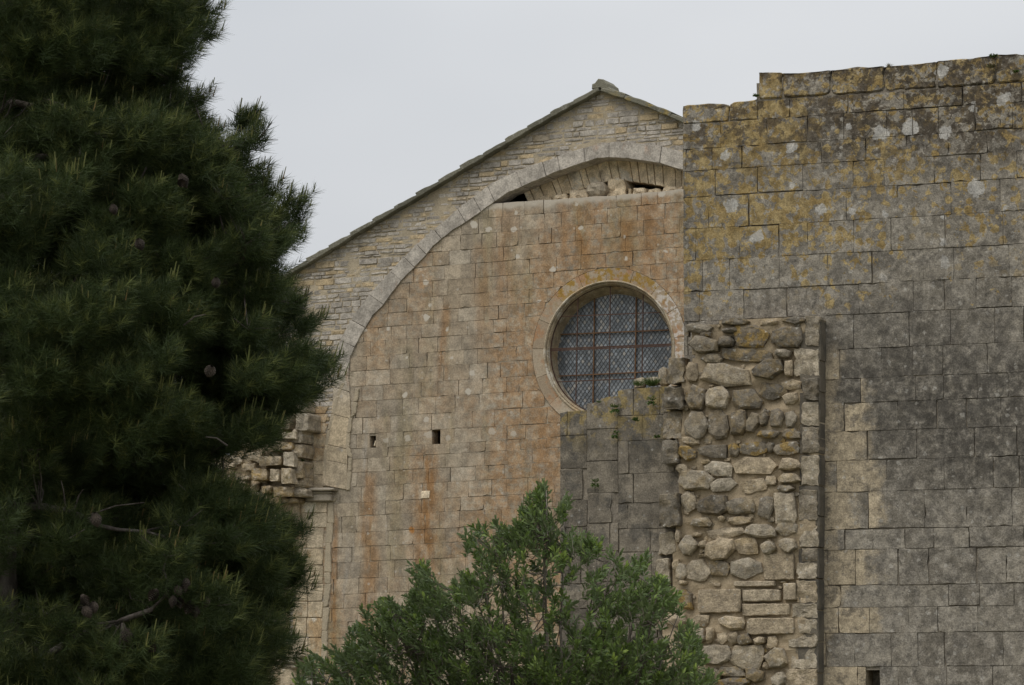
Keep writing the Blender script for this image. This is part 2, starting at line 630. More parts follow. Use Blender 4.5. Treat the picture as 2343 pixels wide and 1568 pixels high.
def mat_roof():
    m = NT('lichened_roof_slab')
    base = m.mix(m.r, (0.115, 0.110, 0.083), (0.185, 0.175, 0.132))
    base = m.mix(m.mul(m.step(m.noise(5, 5, 0.65), 0.55, 0.64), 0.55), base, (0.26, 0.25, 0.21))
    y = m.mul(m.step(m.x, 0.0, 0.6), m.step(m.noise(4, 4, 0.6, m.vec(1, 1, 1, (4, 4, 0))), 0.5, 0.6))
    base = m.mix(m.mul(y, 0.7), base, (0.27, 0.20, 0.06))
    base = m.gain(base, m.step(m.noise(40, 4, 0.7), 0.25, 0.75, 0.7, 1.3))
    return m.finish(base, m.noise(25, 6, 0.7), 0.8, 0.015)


def mat_lichen_wall():
    m = NT('grey_lichened_ashlar')
    pu = lambda px, py=800: W.uv(px, py)[0]
    pv = lambda px, py: W.uv(px, py)[1]
    base = m.mix(m.r, (0.152, 0.135, 0.109), (0.268, 0.240, 0.194))
    mot = m.noise(4.5, 6, 0.72)
    base = m.mix(m.mul(m.step(mot, 0.47, 0.55), 0.7), base, (0.285, 0.258, 0.215))
    mot2 = m.noise(3.0, 8, 0.7, m.vec(1, 1, 1, (15, 2, 6)))
    base = m.mix(m.mul(m.step(mot2, 0.51, 0.58), 0.5), base, (0.092, 0.083, 0.072))
    base = m.mix(m.mul(m.step(m.noise(13, 6, 0.75, m.vec(1, 1, 1, (5, 5, 5))), 0.52, 0.66), 0.65), base, (0.085, 0.078, 0.066))
    # the black crust of the middle of the wall
    cu, cv = pu(2060, 900), pv(2060, 900)
    warpn = m.mul(m.sub(m.noise(0.8, 7, 0.68), 0.5), 3.2)
    du = m.mul(m.sub(m.x, cu), 0.62); dv = m.mul(m.sub(m.z, cv), 0.95)
    dist = m.math('SQRT', m.add(m.mul(du, du), m.mul(dv, dv)))
    blk = m.step(m.add(dist, warpn), 0.3, 1.7, 1, 0)
    cu2, cv2 = pu(2280, 960), pv(2280, 960)
    du = m.mul(m.sub(m.x, cu2), 0.55); dv = m.mul(m.sub(m.z, cv2), 0.9)
    dist2 = m.math('SQRT', m.add(m.mul(du, du), m.mul(dv, dv)))
    blk = m.math('MAXIMUM', blk, m.step(m.add(dist2, warpn), 0.4, 1.3, 1, 0))
    blk = m.mul(blk, m.step(m.noise(7, 6, 0.72, m.vec(1, 1, 1, (0, 0, 4))), 0.34, 0.56))
    base = m.mix(m.mul(blk, 0.82), base, (0.066, 0.060, 0.051))
    blk2 = m.mul(m.step(m.noise(0.75, 5, 0.62, m.vec(1, 1, 1.3, (11, 2, 4))), 0.55, 0.68), m.step(m.noise(8, 5, 0.7), 0.4, 0.56))
    base = m.mix(m.mul(blk2, 0.45), base, (0.082, 0.077, 0.069))
    # clean beige stone by the torn-off wall
    bu = pu(1955, 1200)
    cl = m.mul(m.step(m.add(m.add(m.x, m.mul(m.sub(m.b, 0.5), 0.75)), m.mul(m.sub(m.noise(3.2, 7, 0.68), 0.5), 1.0)), bu - 0.12, bu + 0.12, 1, 0),
               m.step(m.add(m.z, m.mul(m.sub(m.noise(1.5), .5), 1.2)), pv(1900, 760), pv(1900, 900)))
    cl = m.mul(cl, m.step(m.x, pu(1700), pu(1880)))
    base = m.mix(m.mul(cl, 0.9), base, m.mix(m.g, (0.34, 0.282, 0.195), (0.43, 0.355, 0.245)))
    cs = m.mul(cl, m.step(m.noise(5.5, 6, 0.7, m.vec(1, 1, 1, (1, 9, 1))), 0.53, 0.62))
    base = m.mix(m.mul(cs, 0.7), base, (0.12, 0.105, 0.085))
    # ochre lichen: thick near the top, thinning downwards
    hi = m.step(m.z, pv(1800, 860), pv(1800, 330))
    lef = m.step(m.x, pu(2250), pu(1700), 0.72, 1.0)
    ln = m.noise(6.0, 8, 0.68, m.vec(1, 1, 1, (3, 8, 2)), 0.5)
    lm = m.noise(0.9, 3, 0.5, m.vec(1, 1, 1, (6, 1, 0)))
    hl = m.mul(m.math('POWER', hi, 0.7), lef)
    thr = m.sub(m.add(0.683, m.mul(m.sub(0.5, lm), 0.42)), m.mul(hl, 0.20))
    li = m.step(m.sub(ln, thr), -0.008, 0.010)
    ros = m.mul(m.spots(6.5, 0.5, 0.42, 0.26, (4, 0, 2)), m.step(m.add(hl, m.mul(m.sub(lm, 0.5), 1.6)), 0.25, 0.5))
    li = m.math('MAXIMUM', li, ros)
    licol = m.mix(m.step(m.noise(5, 5, 0.6), 0.42, 0.58), (0.232, 0.160, 0.058), (0.325, 0.245, 0.112))
    base = m.mix(m.mul(m.mul(li, m.step(hi, 0.02, 0.2)), 0.88), base, licol)
    # brown-black crust along the top of the wall
    bt = m.mul(m.step(m.z, pv(1900, 470), pv(1900, 260)), m.step(m.noise(3.6, 8, 0.72, m.vec(1, 1, 1.3, (21, 3, 4))), 0.50, 0.545))
    base = m.mix(m.mul(bt, 0.82), base, (0.080, 0.062, 0.042))
    # dark pitted lichen near the top right
    tr = m.mul(m.step(m.z, pv(2100, 440), pv(2100, 300)), m.step(m.x, pu(1740), pu(1950)))
    dkz = m.noise(1.3, 4, 0.6, m.vec(1, 1, 1.6, (4, 4, 4)))
    dkf = m.noise(9, 6, 0.66, m.vec(1, 1, 1, (2, 6, 4)), 0.6)
    dk = m.step(m.add(m.sub(dkf, 0.56), m.mul(m.sub(dkz, 0.45), 0.7)), -0.01, 0.03)
    dkr = m.mul(m.spots(9, 0.55, 0.42, 0.2, (6, 0, 7)), m.step(dkz, 0.40, 0.52))
    base = m.mix(m.mul(m.mul(tr, m.math('MAXIMUM', dk, dkr)), 0.85), base, (0.062, 0.050, 0.036))
    # white lichen rosettes and flecks
    wh = m.mul(m.spots(2.3, 0.24, 0.27, 0.26, (2, 0, 5)), m.step(m.z, pv(1800, 720), pv(1800, 560)))
    base = m.mix(m.mul(wh, 0.85), base, (0.40, 0.385, 0.355))
    wh2 = m.spots(8, 0.24, 0.24, 0.45, (7, 0, 1))
    base = m.mix(m.mul(wh2, 0.5), base, (0.37, 0.35, 0.31))
    base = m.grain(base, 0.26, 0.28, 46, 7.5)
    return m.finish(base, m.add(m.noise(20, 6, 0.75), m.mul(m.noise(75, 2), 0.4)), 0.8, 0.014)


def mat_dark_ashlar():
    m = NT('dark_grey_ashlar')
    base = m.mix(m.r, (0.115, 0.101, 0.080), (0.185, 0.160, 0.125))
    pu = W.uv(1340, 1100, -0.05)[0]
    base = m.gain(base, m.step(m.x, pu - 0.1, pu + 0.1, 0.82, 1.06))
    base = m.mix(m.mul(m.step(m.noise(3, 7, 0.7), 0.46, 0.60), 0.7), base, (0.225, 0.195, 0.15))
    base = m.mix(m.mul(m.step(m.noise(2.5, 6, 0.68, m.vec(1, 1, 1, (9, 2, 3))), 0.52, 0.62), 0.6), base, (0.07, 0.067, 0.06))
    top = m.step(m.z, W.uv(1400, 1060)[1], W.uv(1400, 930)[1])
    li = m.mul(top, m.step(m.noise(6, 5, 0.65, m.vec(1, 1, 1, (3, 3, 1))), 0.48, 0.56))
    base = m.mix(m.mul(li, 0.75), base, (0.26, 0.195, 0.075))
    dk = m.mul(top, m.spots(9, 0.3, 0.25, 0.2))
    base = m.mix(m.mul(dk, 0.6), base, (0.06, 0.055, 0.045))
    wh2 = m.spots(9, 0.16, 0.2, 0.25, (7, 0, 1))
    base = m.mix(m.mul(wh2, 0.5), base, (0.33, 0.32, 0.29))
    base = m.grain(base, 0.22, 0.24, 48)
    return m.finish(base, m.noise(22, 6, 0.75), 0.8, 0.014)


def mat_rubble():
    """rnd: r = tone from dark to pale, g = amount of ochre lichen, b = warmth"""
    m = NT('rough_core_stone')
    base = m.mix(m.r, (0.125, 0.110, 0.088), (0.40, 0.35, 0.27))
    warm = m.mix(m.r, (0.20, 0.155, 0.10), (0.44, 0.36, 0.25))
    base = m.mix(m.b, base, warm)
    mot = m.step(m.noise(9, 6, 0.72), 0.44, 0.64)
    base = m.mix(m.mul(mot, 0.5), base, m.gain(base, 1.7))
    dk = m.step(m.noise(7, 6, 0.7, m.vec(1, 1, 1, (5, 3, 1))), 0.53, 0.66)
    base = m.mix(m.mul(dk, 0.6), base, m.gain(base, 0.42))
    li = m.mul(m.g, m.step(m.noise(8, 5, 0.65, m.vec(1, 1, 1, (8, 8, 1))), 0.47, 0.56))
    base = m.mix(m.mul(li, 0.85), base, (0.30, 0.20, 0.06))
    base = m.mix(m.mul(m.spots(11, 0.2, 0.22, 0.25), 0.55), base, (0.45, 0.43, 0.38))
    base = m.grain(base, 0.22, 0.24, 50)
    return m.finish(base, m.add(m.noise(16, 7, 0.75), m.mul(m.noise(60, 3), 0.35)), 1.0, 0.03)


def mat_simple(name, col, rough=0.8, var=0.25, scale=20, spec=0.2, metal=0.0):
    m = NT(name, rough)
    m.bsdf.inputs['Specular IOR Level'].default_value = spec
    m.bsdf.inputs['Metallic'].default_value = metal
    b = m.gain(m.mix(0.0, col, col), m.step(m.noise(scale, 5, 0.7), 0.25, 0.75, 1 - var, 1 + var))
    return m.finish(b)


def mat_rust():
    m = NT('rusty_iron', 0.8)
    b = m.mix(m.step(m.noise(8, 4, 0.6), 0.4, 0.6), m.mix(m.r, (0.05, 0.030, 0.026), (0.115, 0.06, 0.034)), m.mix(m.r, (0.07, 0.04, 0.033), (0.18, 0.105, 0.055)))
    return m.finish(b)


def mat_glass(px_, pz_):
    """old leaded glass: each diamond quarry has its own shade"""
    m = NT('leaded_glass', 0.22)
    m.bsdf.inputs['Specular IOR Level'].default_value = 0.5
    a = m.math('FLOOR', m.add(m.mul(m.x, 1 / px_), m.mul(m.z, 1 / pz_)))
    b = m.math('FLOOR', m.sub(m.mul(m.x, 1 / px_), m.mul(m.z, 1 / pz_)))
    cb = m.n.new('ShaderNodeCombineXYZ')
    m.link(a, cb.inputs[0]); m.link(b, cb.inputs[1])
    wnz = m.n.new('ShaderNodeTexWhiteNoise')
    m.link(cb.outputs[0], wnz.inputs['Vector'])
    v = wnz.outputs['Value']
    col = m.mix(v, (0.135, 0.152, 0.165), (0.235, 0.25, 0.26))
    c = m.n.new('ShaderNodeSeparateColor'); m.link(wnz.outputs['Color'], c.inputs[0])
    col = m.mix(m.mul(m.step(c.outputs[1], 0.86, 0.88), 0.55), col, (0.42, 0.38, 0.32))
    col = m.mix(m.mul(m.step(c.outputs[2], 0.85, 0.87), 0.5), col, (0.31, 0.35, 0.39))
    return m.finish(m.gain(col, m.step(m.noise(1.8, 3), 0.3, 0.7, 0.75, 1.25)))


def mat_leaf(name, c1, c2, c3, back=None, trans=0.25, rough=0.5, spec=0.3):
    m = NT(name, rough)
    m.bsdf.inputs['Specular IOR Level'].default_value = spec
    col = m.mix(m.r, c1, c2)
    col = m.mix(m.step(m.g, 0.72, 1.0), col, c3)
    if back:
        geo = m.n.new('ShaderNodeNewGeometry')
        col = m.mix(m.mul(geo.outputs['Backfacing'], 0.85), col, back)
    m.finish(col)
    tr = m.n.new('ShaderNodeBsdfTranslucent')
    m.link(col, tr.inputs['Color'])
    mx = m.n.new('ShaderNodeMixShader')
    mx.inputs[0].default_value = trans
    m.link(m.bsdf.outputs[0], mx.inputs[1]); m.link(tr.outputs[0], mx.inputs[2])
    m.link(mx.outputs[0], m.out.inputs['Surface'])
    return m.mat


def mat_bark(name, c1, c2):
    m = NT(name, 0.9)
    b = m.mix(m.step(m.noise(14, 5, 0.7, m.vec(1, 1, 0.3)), 0.4, 0.62), c1, c2)
    return m.finish(b, m.noise(30, 5, 0.7), 0.8, 0.01)


# ------------------------------------------------------------------ ground
mg = NT('dry_grass_and_gravel')
gcol = mg.mix(mg.step(mg.noise(0.25, 5, 0.6), 0.42, 0.6), (0.17, 0.145, 0.10), (0.09, 0.105, 0.045))
gcol = mg.gain(gcol, mg.step(mg.noise(9, 5, 0.7), 0.36, 0.64, 0.55, 1.45))
m_ground = mg.finish(gcol, mg.noise(6, 5), 0.6, 0.05)
gb = MB()
S = 2500
ng = 40
gv = [((i / ng - .5) * 2 * S, (j / ng - .5) * 2 * S, -0.02) for j in range(ng + 1) for i in range(ng + 1)]
gb.add(gv, [(j * (ng + 1) + i, j * (ng + 1) + i + 1, (j + 1) * (ng + 1) + i + 1, (j + 1) * (ng + 1) + i) for j in range(ng) for i in range(ng)])
tag(gb.build('ground', m_ground), kind='structure')

# ------------------------------------------------------------------ church
def shear(p): return (p[0], p[1] - SL * p[0])
def unshear(p): return (p[0], p[1] + SL * p[0])


extr_px = [(737, 1110), (742, 1030), (757, 962), (771, 905), (762, 850), (769, 816), (779, 777), (811, 719), (842, 677), (889, 627), (919, 594), (966, 548), (1016, 507), (1037, 488), (1064, 465),
           (1102, 437), (1124, 419), (1208, 382), (1267, 361), (1318, 344), (1372, 329), (1405, 325), (1453, 327), (1507, 333), (1563, 350)]
intr_px = [(795, 1121), (797, 1025), (799, 983), (805, 941), (800, 880), (798, 828), (815, 789), (850, 727), (884, 692), (912, 650), (962, 600), (996, 561), (1027, 534), (1082, 500),
           (1129, 465), (1160, 443), (1224, 416), (1283, 391), (1321, 378), (1362, 364), (1405, 360), (1462, 367), (1521, 376), (1563, 391)]
extr_px[3:5] = [(762, 905), (764, 860)]
EX = G.pts(extr_px); IN = G.pts(intr_px)
# carry the arch on to the right, behind the nearer wall, as the mirror of its left half
ua = G.uv(1405, 340)[0]
def mirror(l):
    return [unshear((2 * ua - s[0], s[1])) for s in (shear(p) for p in l)]
ke, ki = EX[-1][0], IN[-1][0]
EX += [p for p in reversed(mirror(EX)) if p[0] > ke + 0.3]
IN += [p for p in reversed(mirror(IN)) if p[0] > ki + 0.3]
RL = G.pts([(520, 722), (660, 638), (760, 577), (865, 513), (960, 458), (1063, 395), (1165, 334), (1267, 273), (1378, 212)])
RR = G.pts([(1378, 212), (1463, 240), (1521, 264), (1567, 286)])
s0 = (RR[-1][1] - RR[0][1]) / (RR[-1][0] - RR[0][0])
RR.append((RR[0][0] + 7.2, RR[0][1] + s0 * 7.2))
ROOF = RL + RR[1:]
roofv = lambda u: interp(ROOF, u)
U0, U1 = RL[0][0] + 0.1, RR[-1][0] - 0.1

church = empty('church', 'stone church gable with a round leaded window and orange streaks under a broad grey arch', 'church', frame=G)

m_infill = mat_infill()
m_mort = mat_mortar('pale_lime_mortar', (0.40, 0.34, 0.255), (0.30, 0.255, 0.19))
m_mort_g = mat_mortar('sandy_lime_mortar', (0.43, 0.36, 0.255), (0.36, 0.305, 0.22))
m_rubg = mat_rubble_gable()
m_arch = mat_arch()
m_beige = mat_beige()
m_beige2 = mat_beige('clean_beige_limestone', 0.12, 1.36)
m_roof = mat_roof()
m_rust = mat_rust()

# round window
OCX, OCY = 1393, 801
OC = G.uv(OCX, OCY)
RO = 190 / 125.0      # outside of its stone ring
RM = 160 / 125.0      # the moulding
RGL = 1.135           # the glass
m_ocu = mat_oculus()

# infill wall under the arch
TOPL = [G.uv(x, y) for x, y in ((700, 489), (1129, 466), (1148, 463), (1290, 456), (1420, 446), (1563, 433))]
TOPL.append((TOPL[-1][0] + 4.5, TOPL[-1][1] + 4.5 * 0.022))
IN_poly = [(G.uv(722, 1500)[0], -1), G.uv(728, 1400), G.uv(738, 1180), G.uv(745, 1126)] + [(a[0] * .55 + b[0] * .45, a[1] * .55 + b[1] * .45) for a, b in zip(resample(IN, 60), resample(EX, 60))] + [(IN[-1][0] + .2, -1)]
hole1 = (G.uv(988, 1000)[0], G.uv(1006, 1000)[0], G.uv(996, 1000)[1])
hole2 = (G.uv(846, 1013)[0], G.uv(859, 1013)[0], G.uv(850, 1013)[1])


def t_infill(u, v):
    if not inside((u, v), IN_poly): return False
    return v < interp(TOPL, u) and math.hypot(u - OC[0], v - OC[1]) > RO - 0.12


def w_infill(x, y):
    t = interp(TOPL, x) + 0.035 * mnoise.noise(Vector((x * 2.2, 0, 1)))
    y = min(y, t)
    d = math.hypot(x - OC[0], y - OC[1])
    if 1e-6 < d < RO + .004:
        k = (RO + .004) / d
        x, y = OC[0] + (x - OC[0]) * k, OC[1] + (y - OC[1]) * k
    return x, y


mb = MB()
vl = [-0.1]
vhole = hole1[2] - SL * (hole1[0] + hole1[1]) / 2
while vl[-1] < 12.6:
    vl.append(vl[-1] + R.uniform(0.25, 0.31))
i0 = min(range(len(vl)), key=lambda i: abs(vl[i] - (vhole - .135)))
vl[i0] = vhole - .135; vl[i0 + 1] = vhole + .135
vl[i0 + 2] = vl[i0 + 1] + .5 * (vl[i0 + 3] - vl[i0 + 1])
vl = sorted(vl)
course_blocks(mb, vl, IN[0][0] - .9, IN[-1][0] + .4, 0.24, 0.54, SL, t_infill, 0.0, 0.3, w_infill, (hole1, hole2), open_p=0.17, dvar=0.003, gmax=0.011, bev=.002, jit=.004)
def t_back(u, v):
    if not inside((u, v), IN_poly) or v > interp(TOPL, u) - .04: return False
    if math.hypot(u - OC[0], v - OC[1]) < RO - .1: return False
    for h in (hole1, hole2):
        if h[0] - .03 < u < h[1] + .03 and abs(v - h[2]) < .15: return False
    return True
backing(mb, t_back, IN[0][0] - .9, IN[-1][0] + .5, 0.0, 12.6, 0.085, 0.007, 0.04)
mb.build('infill_wall', [m_infill, m_mort], church)

# small stone wedged in the broken hole
mb = MB()
p = G.pts([(851, 1022), (858, 1021), (860, 1006), (855, 1007)])
prism(mb, p, 0.03, 0.2, bev=.01)
mb.build('patching_stone', m_beige2, church)
mb = MB()
prism(mb, G.pts([(961, 1142), (983, 1141), (985, 1122), (963, 1123)]), -0.012, .2, (.9, .1, .5), bev=.008)
mb.build('patching_stone', m_beige2, church)

# rubble spandrels between arch and roof
mb = MB()
gab_poly = [(U0, 2.0), (IN[0][0] - .1, 2.0)] + [(a[0] * .3 + b[0] * .7, a[1] * .3 + b[1] * .7) for a, b in zip(resample(IN, 60), resample(EX, 60))] + [(IN[-1][0] + .1, 2.0), (U1, 2.0)] + [(u, v + .07) for u, v in reversed(ROOF)]
def t_rub(u, v): return inside((u, v), gab_poly)
def w_rub(x, y): return x, min(y, roofv(x) + .06)
v = 2.0
while v < 13.5:
    h = R.uniform(0.055, 0.125)
    course_blocks(mb, [v, v + h], U0, U1, 0.12, 0.42, SL, t_rub, 0.015, 0.2, w_rub, open_p=0.6, dvar=0.007, gmin=0.002, gmax=0.016, jit=0.010, bev=0.008, tilt=.006)
    v += h
backing(mb, t_rub, U0, U1, 2.0, 13.5, 0.08, 0.014, 0.045)
mb.build('gable_wall', [m_rubg, m_mort_g], church)

# arch ring
def sect(l, ks, n):
    out, prev = [], 0
    cut = [0] + ks + [len(l) - 1]
    for m, (a, b) in enumerate(zip(cut, cut[1:])):
        w = (.19, .56, .25)[m]
        k = int(n * w)
        out += resample(l[a:b + 1], k + 1)[:-1] if m < 2 else resample(l[a:b + 1], n - len(out))
    return out


def ring(mb, E, I, n, yf, yb, gap, bev, mat=0, jit=0.003, pair=None):
    e, i_ = resample(E, 400), resample(I, 400)
    if pair:                                    # the inner point nearest to square across the ring
        e = sect(E, [pair[0]] + [pair[1]], 400); i_ = sect(I, [pair[2]] + [pair[3]], 400)
    cuts = [0]
    while cuts[-1] < 399:
        cuts.append(cuts[-1] + max(3, int(400 / n * R.uniform(.6, 1.4))))
    cuts[-1] = 399
    for a, b in zip(cuts, cuts[1:]):
        if b - a < 2: continue
        mid = (a + b) // 2
        poly = [i_[a], e[a], e[mid], e[b], i_[b], i_[mid]]
        prism(mb, poly[::-1], yf + R.uniform(-.006, .006), yb, gap=gap * R.uniform(.3, 1.7), bev=bev, jit=jit, mat=mat)
mb = MB()
ring(mb, EX, IN, 27, -0.03, 0.45, 0.003, 0.005, pair=(extr_px.index((769, 816)), extr_px.index((1405, 325)), intr_px.index((798, 828)), intr_px.index((1405, 360))))
mb.build('arch', m_arch, church)
# second, inner ring seen under the first
dd = 0.42
E2 = G.pts([(1196, 452), (1224, 436), (1289, 406), (1332, 392), (1402, 374), (1462, 381), (1521, 390), (1580, 408)], dd)
I2 = G.pts([(1218, 486), (1264, 460), (1300, 444), (1359, 426), (1408, 412), (1475, 421), (1521, 429), (1580, 445)], dd)
E2 = [(u, v + .10) for u, v in E2]
mb = MB()
ring(mb, E2, I2, 17, 0.42, 1.2, 0.005, 0.004)
mb.build('inner_arch', m_beige2, church)
# loose fill between the inner ring and the wall top
mb = MB()
for (x0, x1, y0, y1) in ((1225, 1262, 470, 450), (1262, 1300, 462, 446), (1300, 1345, 460, 434), (1345, 1382, 456, 420), (1386, 1432, 456, 409), (1432, 1445, 452, 432), (1445, 1478, 450, 430), (1478, 1512, 446, 432), (1512, 1563, 446, 428)):
    q = G.pts([(x0, y0), (x1, y0 - 3), (x1 - 3, y1 - 1), (x0 + 4, y1)], .34)
    prism(mb, q, 0.34 + R.uniform(-.03, .03), .9, gap=-0.004, jit=.02, bev=.015, dome=.02, rough=.05, sub=.06)
mb.build('wall_fill', m_beige2, church)

# stone ring of the round window, with its moulded edge and deep reveal
mb = MB()
nv_ = 17
a0 = 0.13
for k in range(nv_):
    a, b = a0 + 2 * math.pi * k / nv_, a0 + 2 * math.pi * (k + 1) / nv_
    o = [(OC[0] + RO * math.cos(a + (b - a) * t), OC[1] + RO * math.sin(a + (b - a) * t)) for t in (0, .33, .66, 1)]
    i_ = [(OC[0] + RM * math.cos(a + (b - a) * t), OC[1] + RM * math.sin(a + (b - a) * t)) for t in (1, .66, .33, 0)]
    prism(mb, o + i_, -0.012 + R.uniform(-.003, .003), .4, gap=0.0005, bev=.004, jit=.002)
mb.build('window_surround', m_ocu, church)


def lathe(mb, prof, n=96, rnd=(.5, .5, .5), mat=0):
    vs, fs = [], []
    for k in range(n):
        t = 2 * math.pi * k / n
        for (r, y) in prof:
            f = 1 if y > .3 else 0
            vs.append((OC[0] - .045 * f + r * math.cos(t), y, OC[1] - .07 * f + r * math.sin(t)))
    L = len(prof)
    for k in range(n):
        for j in range(L - 1):
            a, b = k * L + j, ((k + 1) % n) * L + j
            fs.append((a, b, b + 1, a + 1))
    mb.add(vs, fs, rnd, mat)


win = bpy.data.objects.new('round_window', None)
C.objects.link(win)
win.parent = church
mb = MB()
lathe(mb, [(RM + .01, .02), (RM + .01, -.025), (RM - .012, -.038), (RM - .03, -.02), (RM - .035, .015), (RM - .05, .0), (RM - .065, .02), (RM - .075, .06), (RGL + .02, .42), (RGL - .02, .50)], rnd=(.4, .3, .5))
m_rev = mat_beige('weathered_reveal_stone', 0.35, .8)
mb.build('reveal', m_rev, win, smooth=False)
DG = 0.42
OG = (OC[0] - .045, OC[1] - .07)          # the glazed opening sits a little low in its reveal
PX, PZ = 0.082, 0.112
mb = MB()
lathe(mb, [(0.0, DG + .012), (RGL + .03, DG + .012)])
mb.build('glass', mat_glass(PX, PZ), win)


def strip(mb, p, q, w, y0, y1, rnd=(.3, .5, .5)):
    """a flat bar in the window plane between two (u,v) points"""
    dx, dz = q[0] - p[0], q[1] - p[1]
    L = math.hypot(dx, dz)
    if L < .02: return
    nx, nz = -dz / L * w / 2, dx / L * w / 2
    c = [(p[0] + nx, p[1] + nz), (p[0] - nx, p[1] - nz), (q[0] - nx, q[1] - nz), (q[0] + nx, q[1] + nz)]
    vs = [(x, y0, z) for x, z in c] + [(x, y1, z) for x, z in c]
    mb.add(vs, [(0, 1, 2, 3), (7, 6, 5, 4), (0, 4, 5, 1), (1, 5, 6, 2), (2, 6, 7, 3), (3, 7, 4, 0)], rnd)


def chord(nx, nz, d, r):
    """end points of the line nx*x+nz*z=d inside the circle of radius r round the window's centre"""
    l = math.hypot(nx, nz); nx, nz, d = nx / l, nz / l, d / l
    ctr = OG if r < RGL + .03 else OC
    d -= nx * ctr[0] + nz * ctr[1]
    if abs(d) >= r: return None
    h = math.sqrt(r * r - d * d)
    cx, cz = ctr[0] + nx * d, ctr[1] + nz * d
    return (cx - nz * h, cz + nx * h), (cx + nz * h, cz - nx * h)


mb = MB()
for s in (1, -1):
    a = OC[0] / PX + s * OC[1] / PZ
    for k in range(int(a) - 32, int(a) + 33):
        c = chord(1 / PX, s / PZ, k, RGL + .01)
        if c: strip(mb, c[0], c[1], 0.0075, DG + (.0 if s > 0 else .002), DG + .012, (.1, .5, .5))
m_lead = mat_simple('dull_lead', (0.095, 0.10, 0.105), 0.6, 0.2)
mb.build('lead_lattice', m_lead, win)

def bar_px(mb, pts, w, depth, th, r, rnd):
    (ua_, va_), (ub, vb) = G.uv(*pts[0], depth), G.uv(*pts[1], depth)
    nx, nz = -(vb - va_), ub - ua_
    c = chord(nx, nz, nx * ua_ + nz * va_, r)
    if c: strip(mb, c[0], c[1], w, depth - th / 2, depth + th / 2, rnd)
dpx = lambda x, y: ((2000 + x / 2.24) * .60486, (900 + y / 2.24) * .60486)
mb = MB()
for a, b in (((556, 520), (544, 1390)), ((910, 490), (900, 1230))):
    bar_px(mb, (dpx(*a), dpx(*b)), 0.021, DG - .03, .03, RGL + .02, (.95, .5, .5))
for a, b in (((250, 820), (1215, 780)), ((250, 1172), (1110, 1132))):
    bar_px(mb, (dpx(*a), dpx(*b)), 0.020, DG - .031, .034, RGL + .02, (.9, .5, .5))
mb.build('saddle_bars', m_rust, win)
mb = MB()
for a, b in (((415, 540), (397, 1390)), ((690, 400), (680, 1330)), ((968, 480), (958, 1170))):
    bar_px(mb, (dpx(*a), dpx(*b)), 0.015, 0.10, .02, RM - .06, (.15, .5, .5))
for a, b, w in (((220, 670), (1170, 630), .015), ((140, 945), (1240, 900), .024), ((140, 958), (1240, 913), .02), ((205, 1222), (930, 1192), .016)):
    bar_px(mb, (dpx(*a), dpx(*b)), w, 0.101, .024, RM - .06, (.25, .5, .5))
rr = RM - .085
for k in range(72):
    t, t2 = 2 * math.pi * k / 72, 2 * math.pi * (k + 1) / 72
    strip(mb, (OC[0] + rr * math.cos(t), OC[1] + rr * math.sin(t)), (OC[0] + rr * math.cos(t2), OC[1] + rr * math.sin(t2)), .016, .09, .112, (.2, .5, .5))
mb.build('iron_grille', m_rust, win)

# roof: stone slabs along the verge, the sheet of the roof behind
mb = MB()
def slab_row(line, n, sgn):
    pts = resample(line, n + 1)
    for k in range(n):
        a, b = pts[k], pts[k + 1]
        dx, dz = b[0] - a[0], b[1] - a[1]
        L = math.hypot(dx, dz); nx, nz = -dz / L, dx / L
        if nz < 0: nx, nz = -nx, -nz
        ov = .035
        lo, hi = (a, b) if sgn > 0 else (b, a)          # lower and upper end
        tx, tz = (hi[0] - lo[0]) / L, (hi[1] - lo[1]) / L
        lo = (lo[0] - tx * ov, lo[1] - tz * ov)
        t1, t2 = .115 + R.uniform(-.01, .015), .085 + R.uniform(-.01, .01)
        q = [lo, hi, (hi[0] + nx * t2, hi[1] + nz * t2), (lo[0] + nx * t1, lo[1] + nz * t1)]
        if sgn < 0: q = [q[1], q[0], q[3], q[2]]
        prism(mb, q, -0.16 + R.uniform(-.015, .015), 1.1, gap=0.0, bev=.014, jit=.012, sub=.1)
slab_row(RL, 17, 1)
slab_row(RR, 16, -1)
for (l) in (RL, RR):
    for a, b in zip(l, l[1:]):
        vs = [(a[0], 1.0, a[1] + .02), (b[0], 1.0, b[1] + .02), (b[0], 15, b[1] + .02), (a[0], 15, a[1] + .02),
              (a[0], 1.0, a[1] + .12), (b[0], 1.0, b[1] + .12), (b[0], 15, b[1] + .12), (a[0], 15, a[1] + .12)]
        mb.add(vs, [(0, 3, 2, 1), (4, 5, 6, 7), (0, 1, 5, 4), (2, 3, 7, 6)])
mb.build('roof', m_roof, church)
# ridge stone
mb = MB()
c2 = lambda x, y: ((1800 + x / 2.24) * .60486, (200 + y / 2.24) * .60486)
rp = G.pts([c2(988, 322), c2(1060, 318), c2(1195, 350), c2(1150, 290), c2(1120, 245), c2(1095, 222), c2(1045, 222), c2(1015, 258), c2(990, 268)])
prism(mb, rp, -0.10, .45, (.9, .5, .5), gap=0, bev=.02, jit=.012, sub=.06, tilt=.02)
mb.build('ridge_stone', m_roof, church)
# body of the nave behind the gable
mb = MB()
eL, eR = roofv(U0), roofv(U1)
for (x0, x1, zt) in ((U0, U0 + .6, eL), (U1 - .6, U1, eR)):
    box(mb, x0, x1, .22, 14.8, 0, zt)
vs = [(U0 + .6, 14.6, 0), (U1 - .6, 14.6, 0)] + [(u, 14.6, v_) for u, v_ in reversed(ROOF)]
mb.add(vs, [tuple(range(len(vs)))])
box(mb, U0, IN[0][0] - .02, .22, .8, 0, 2.6)
mb.build('nave_wall', m_rubg, church)

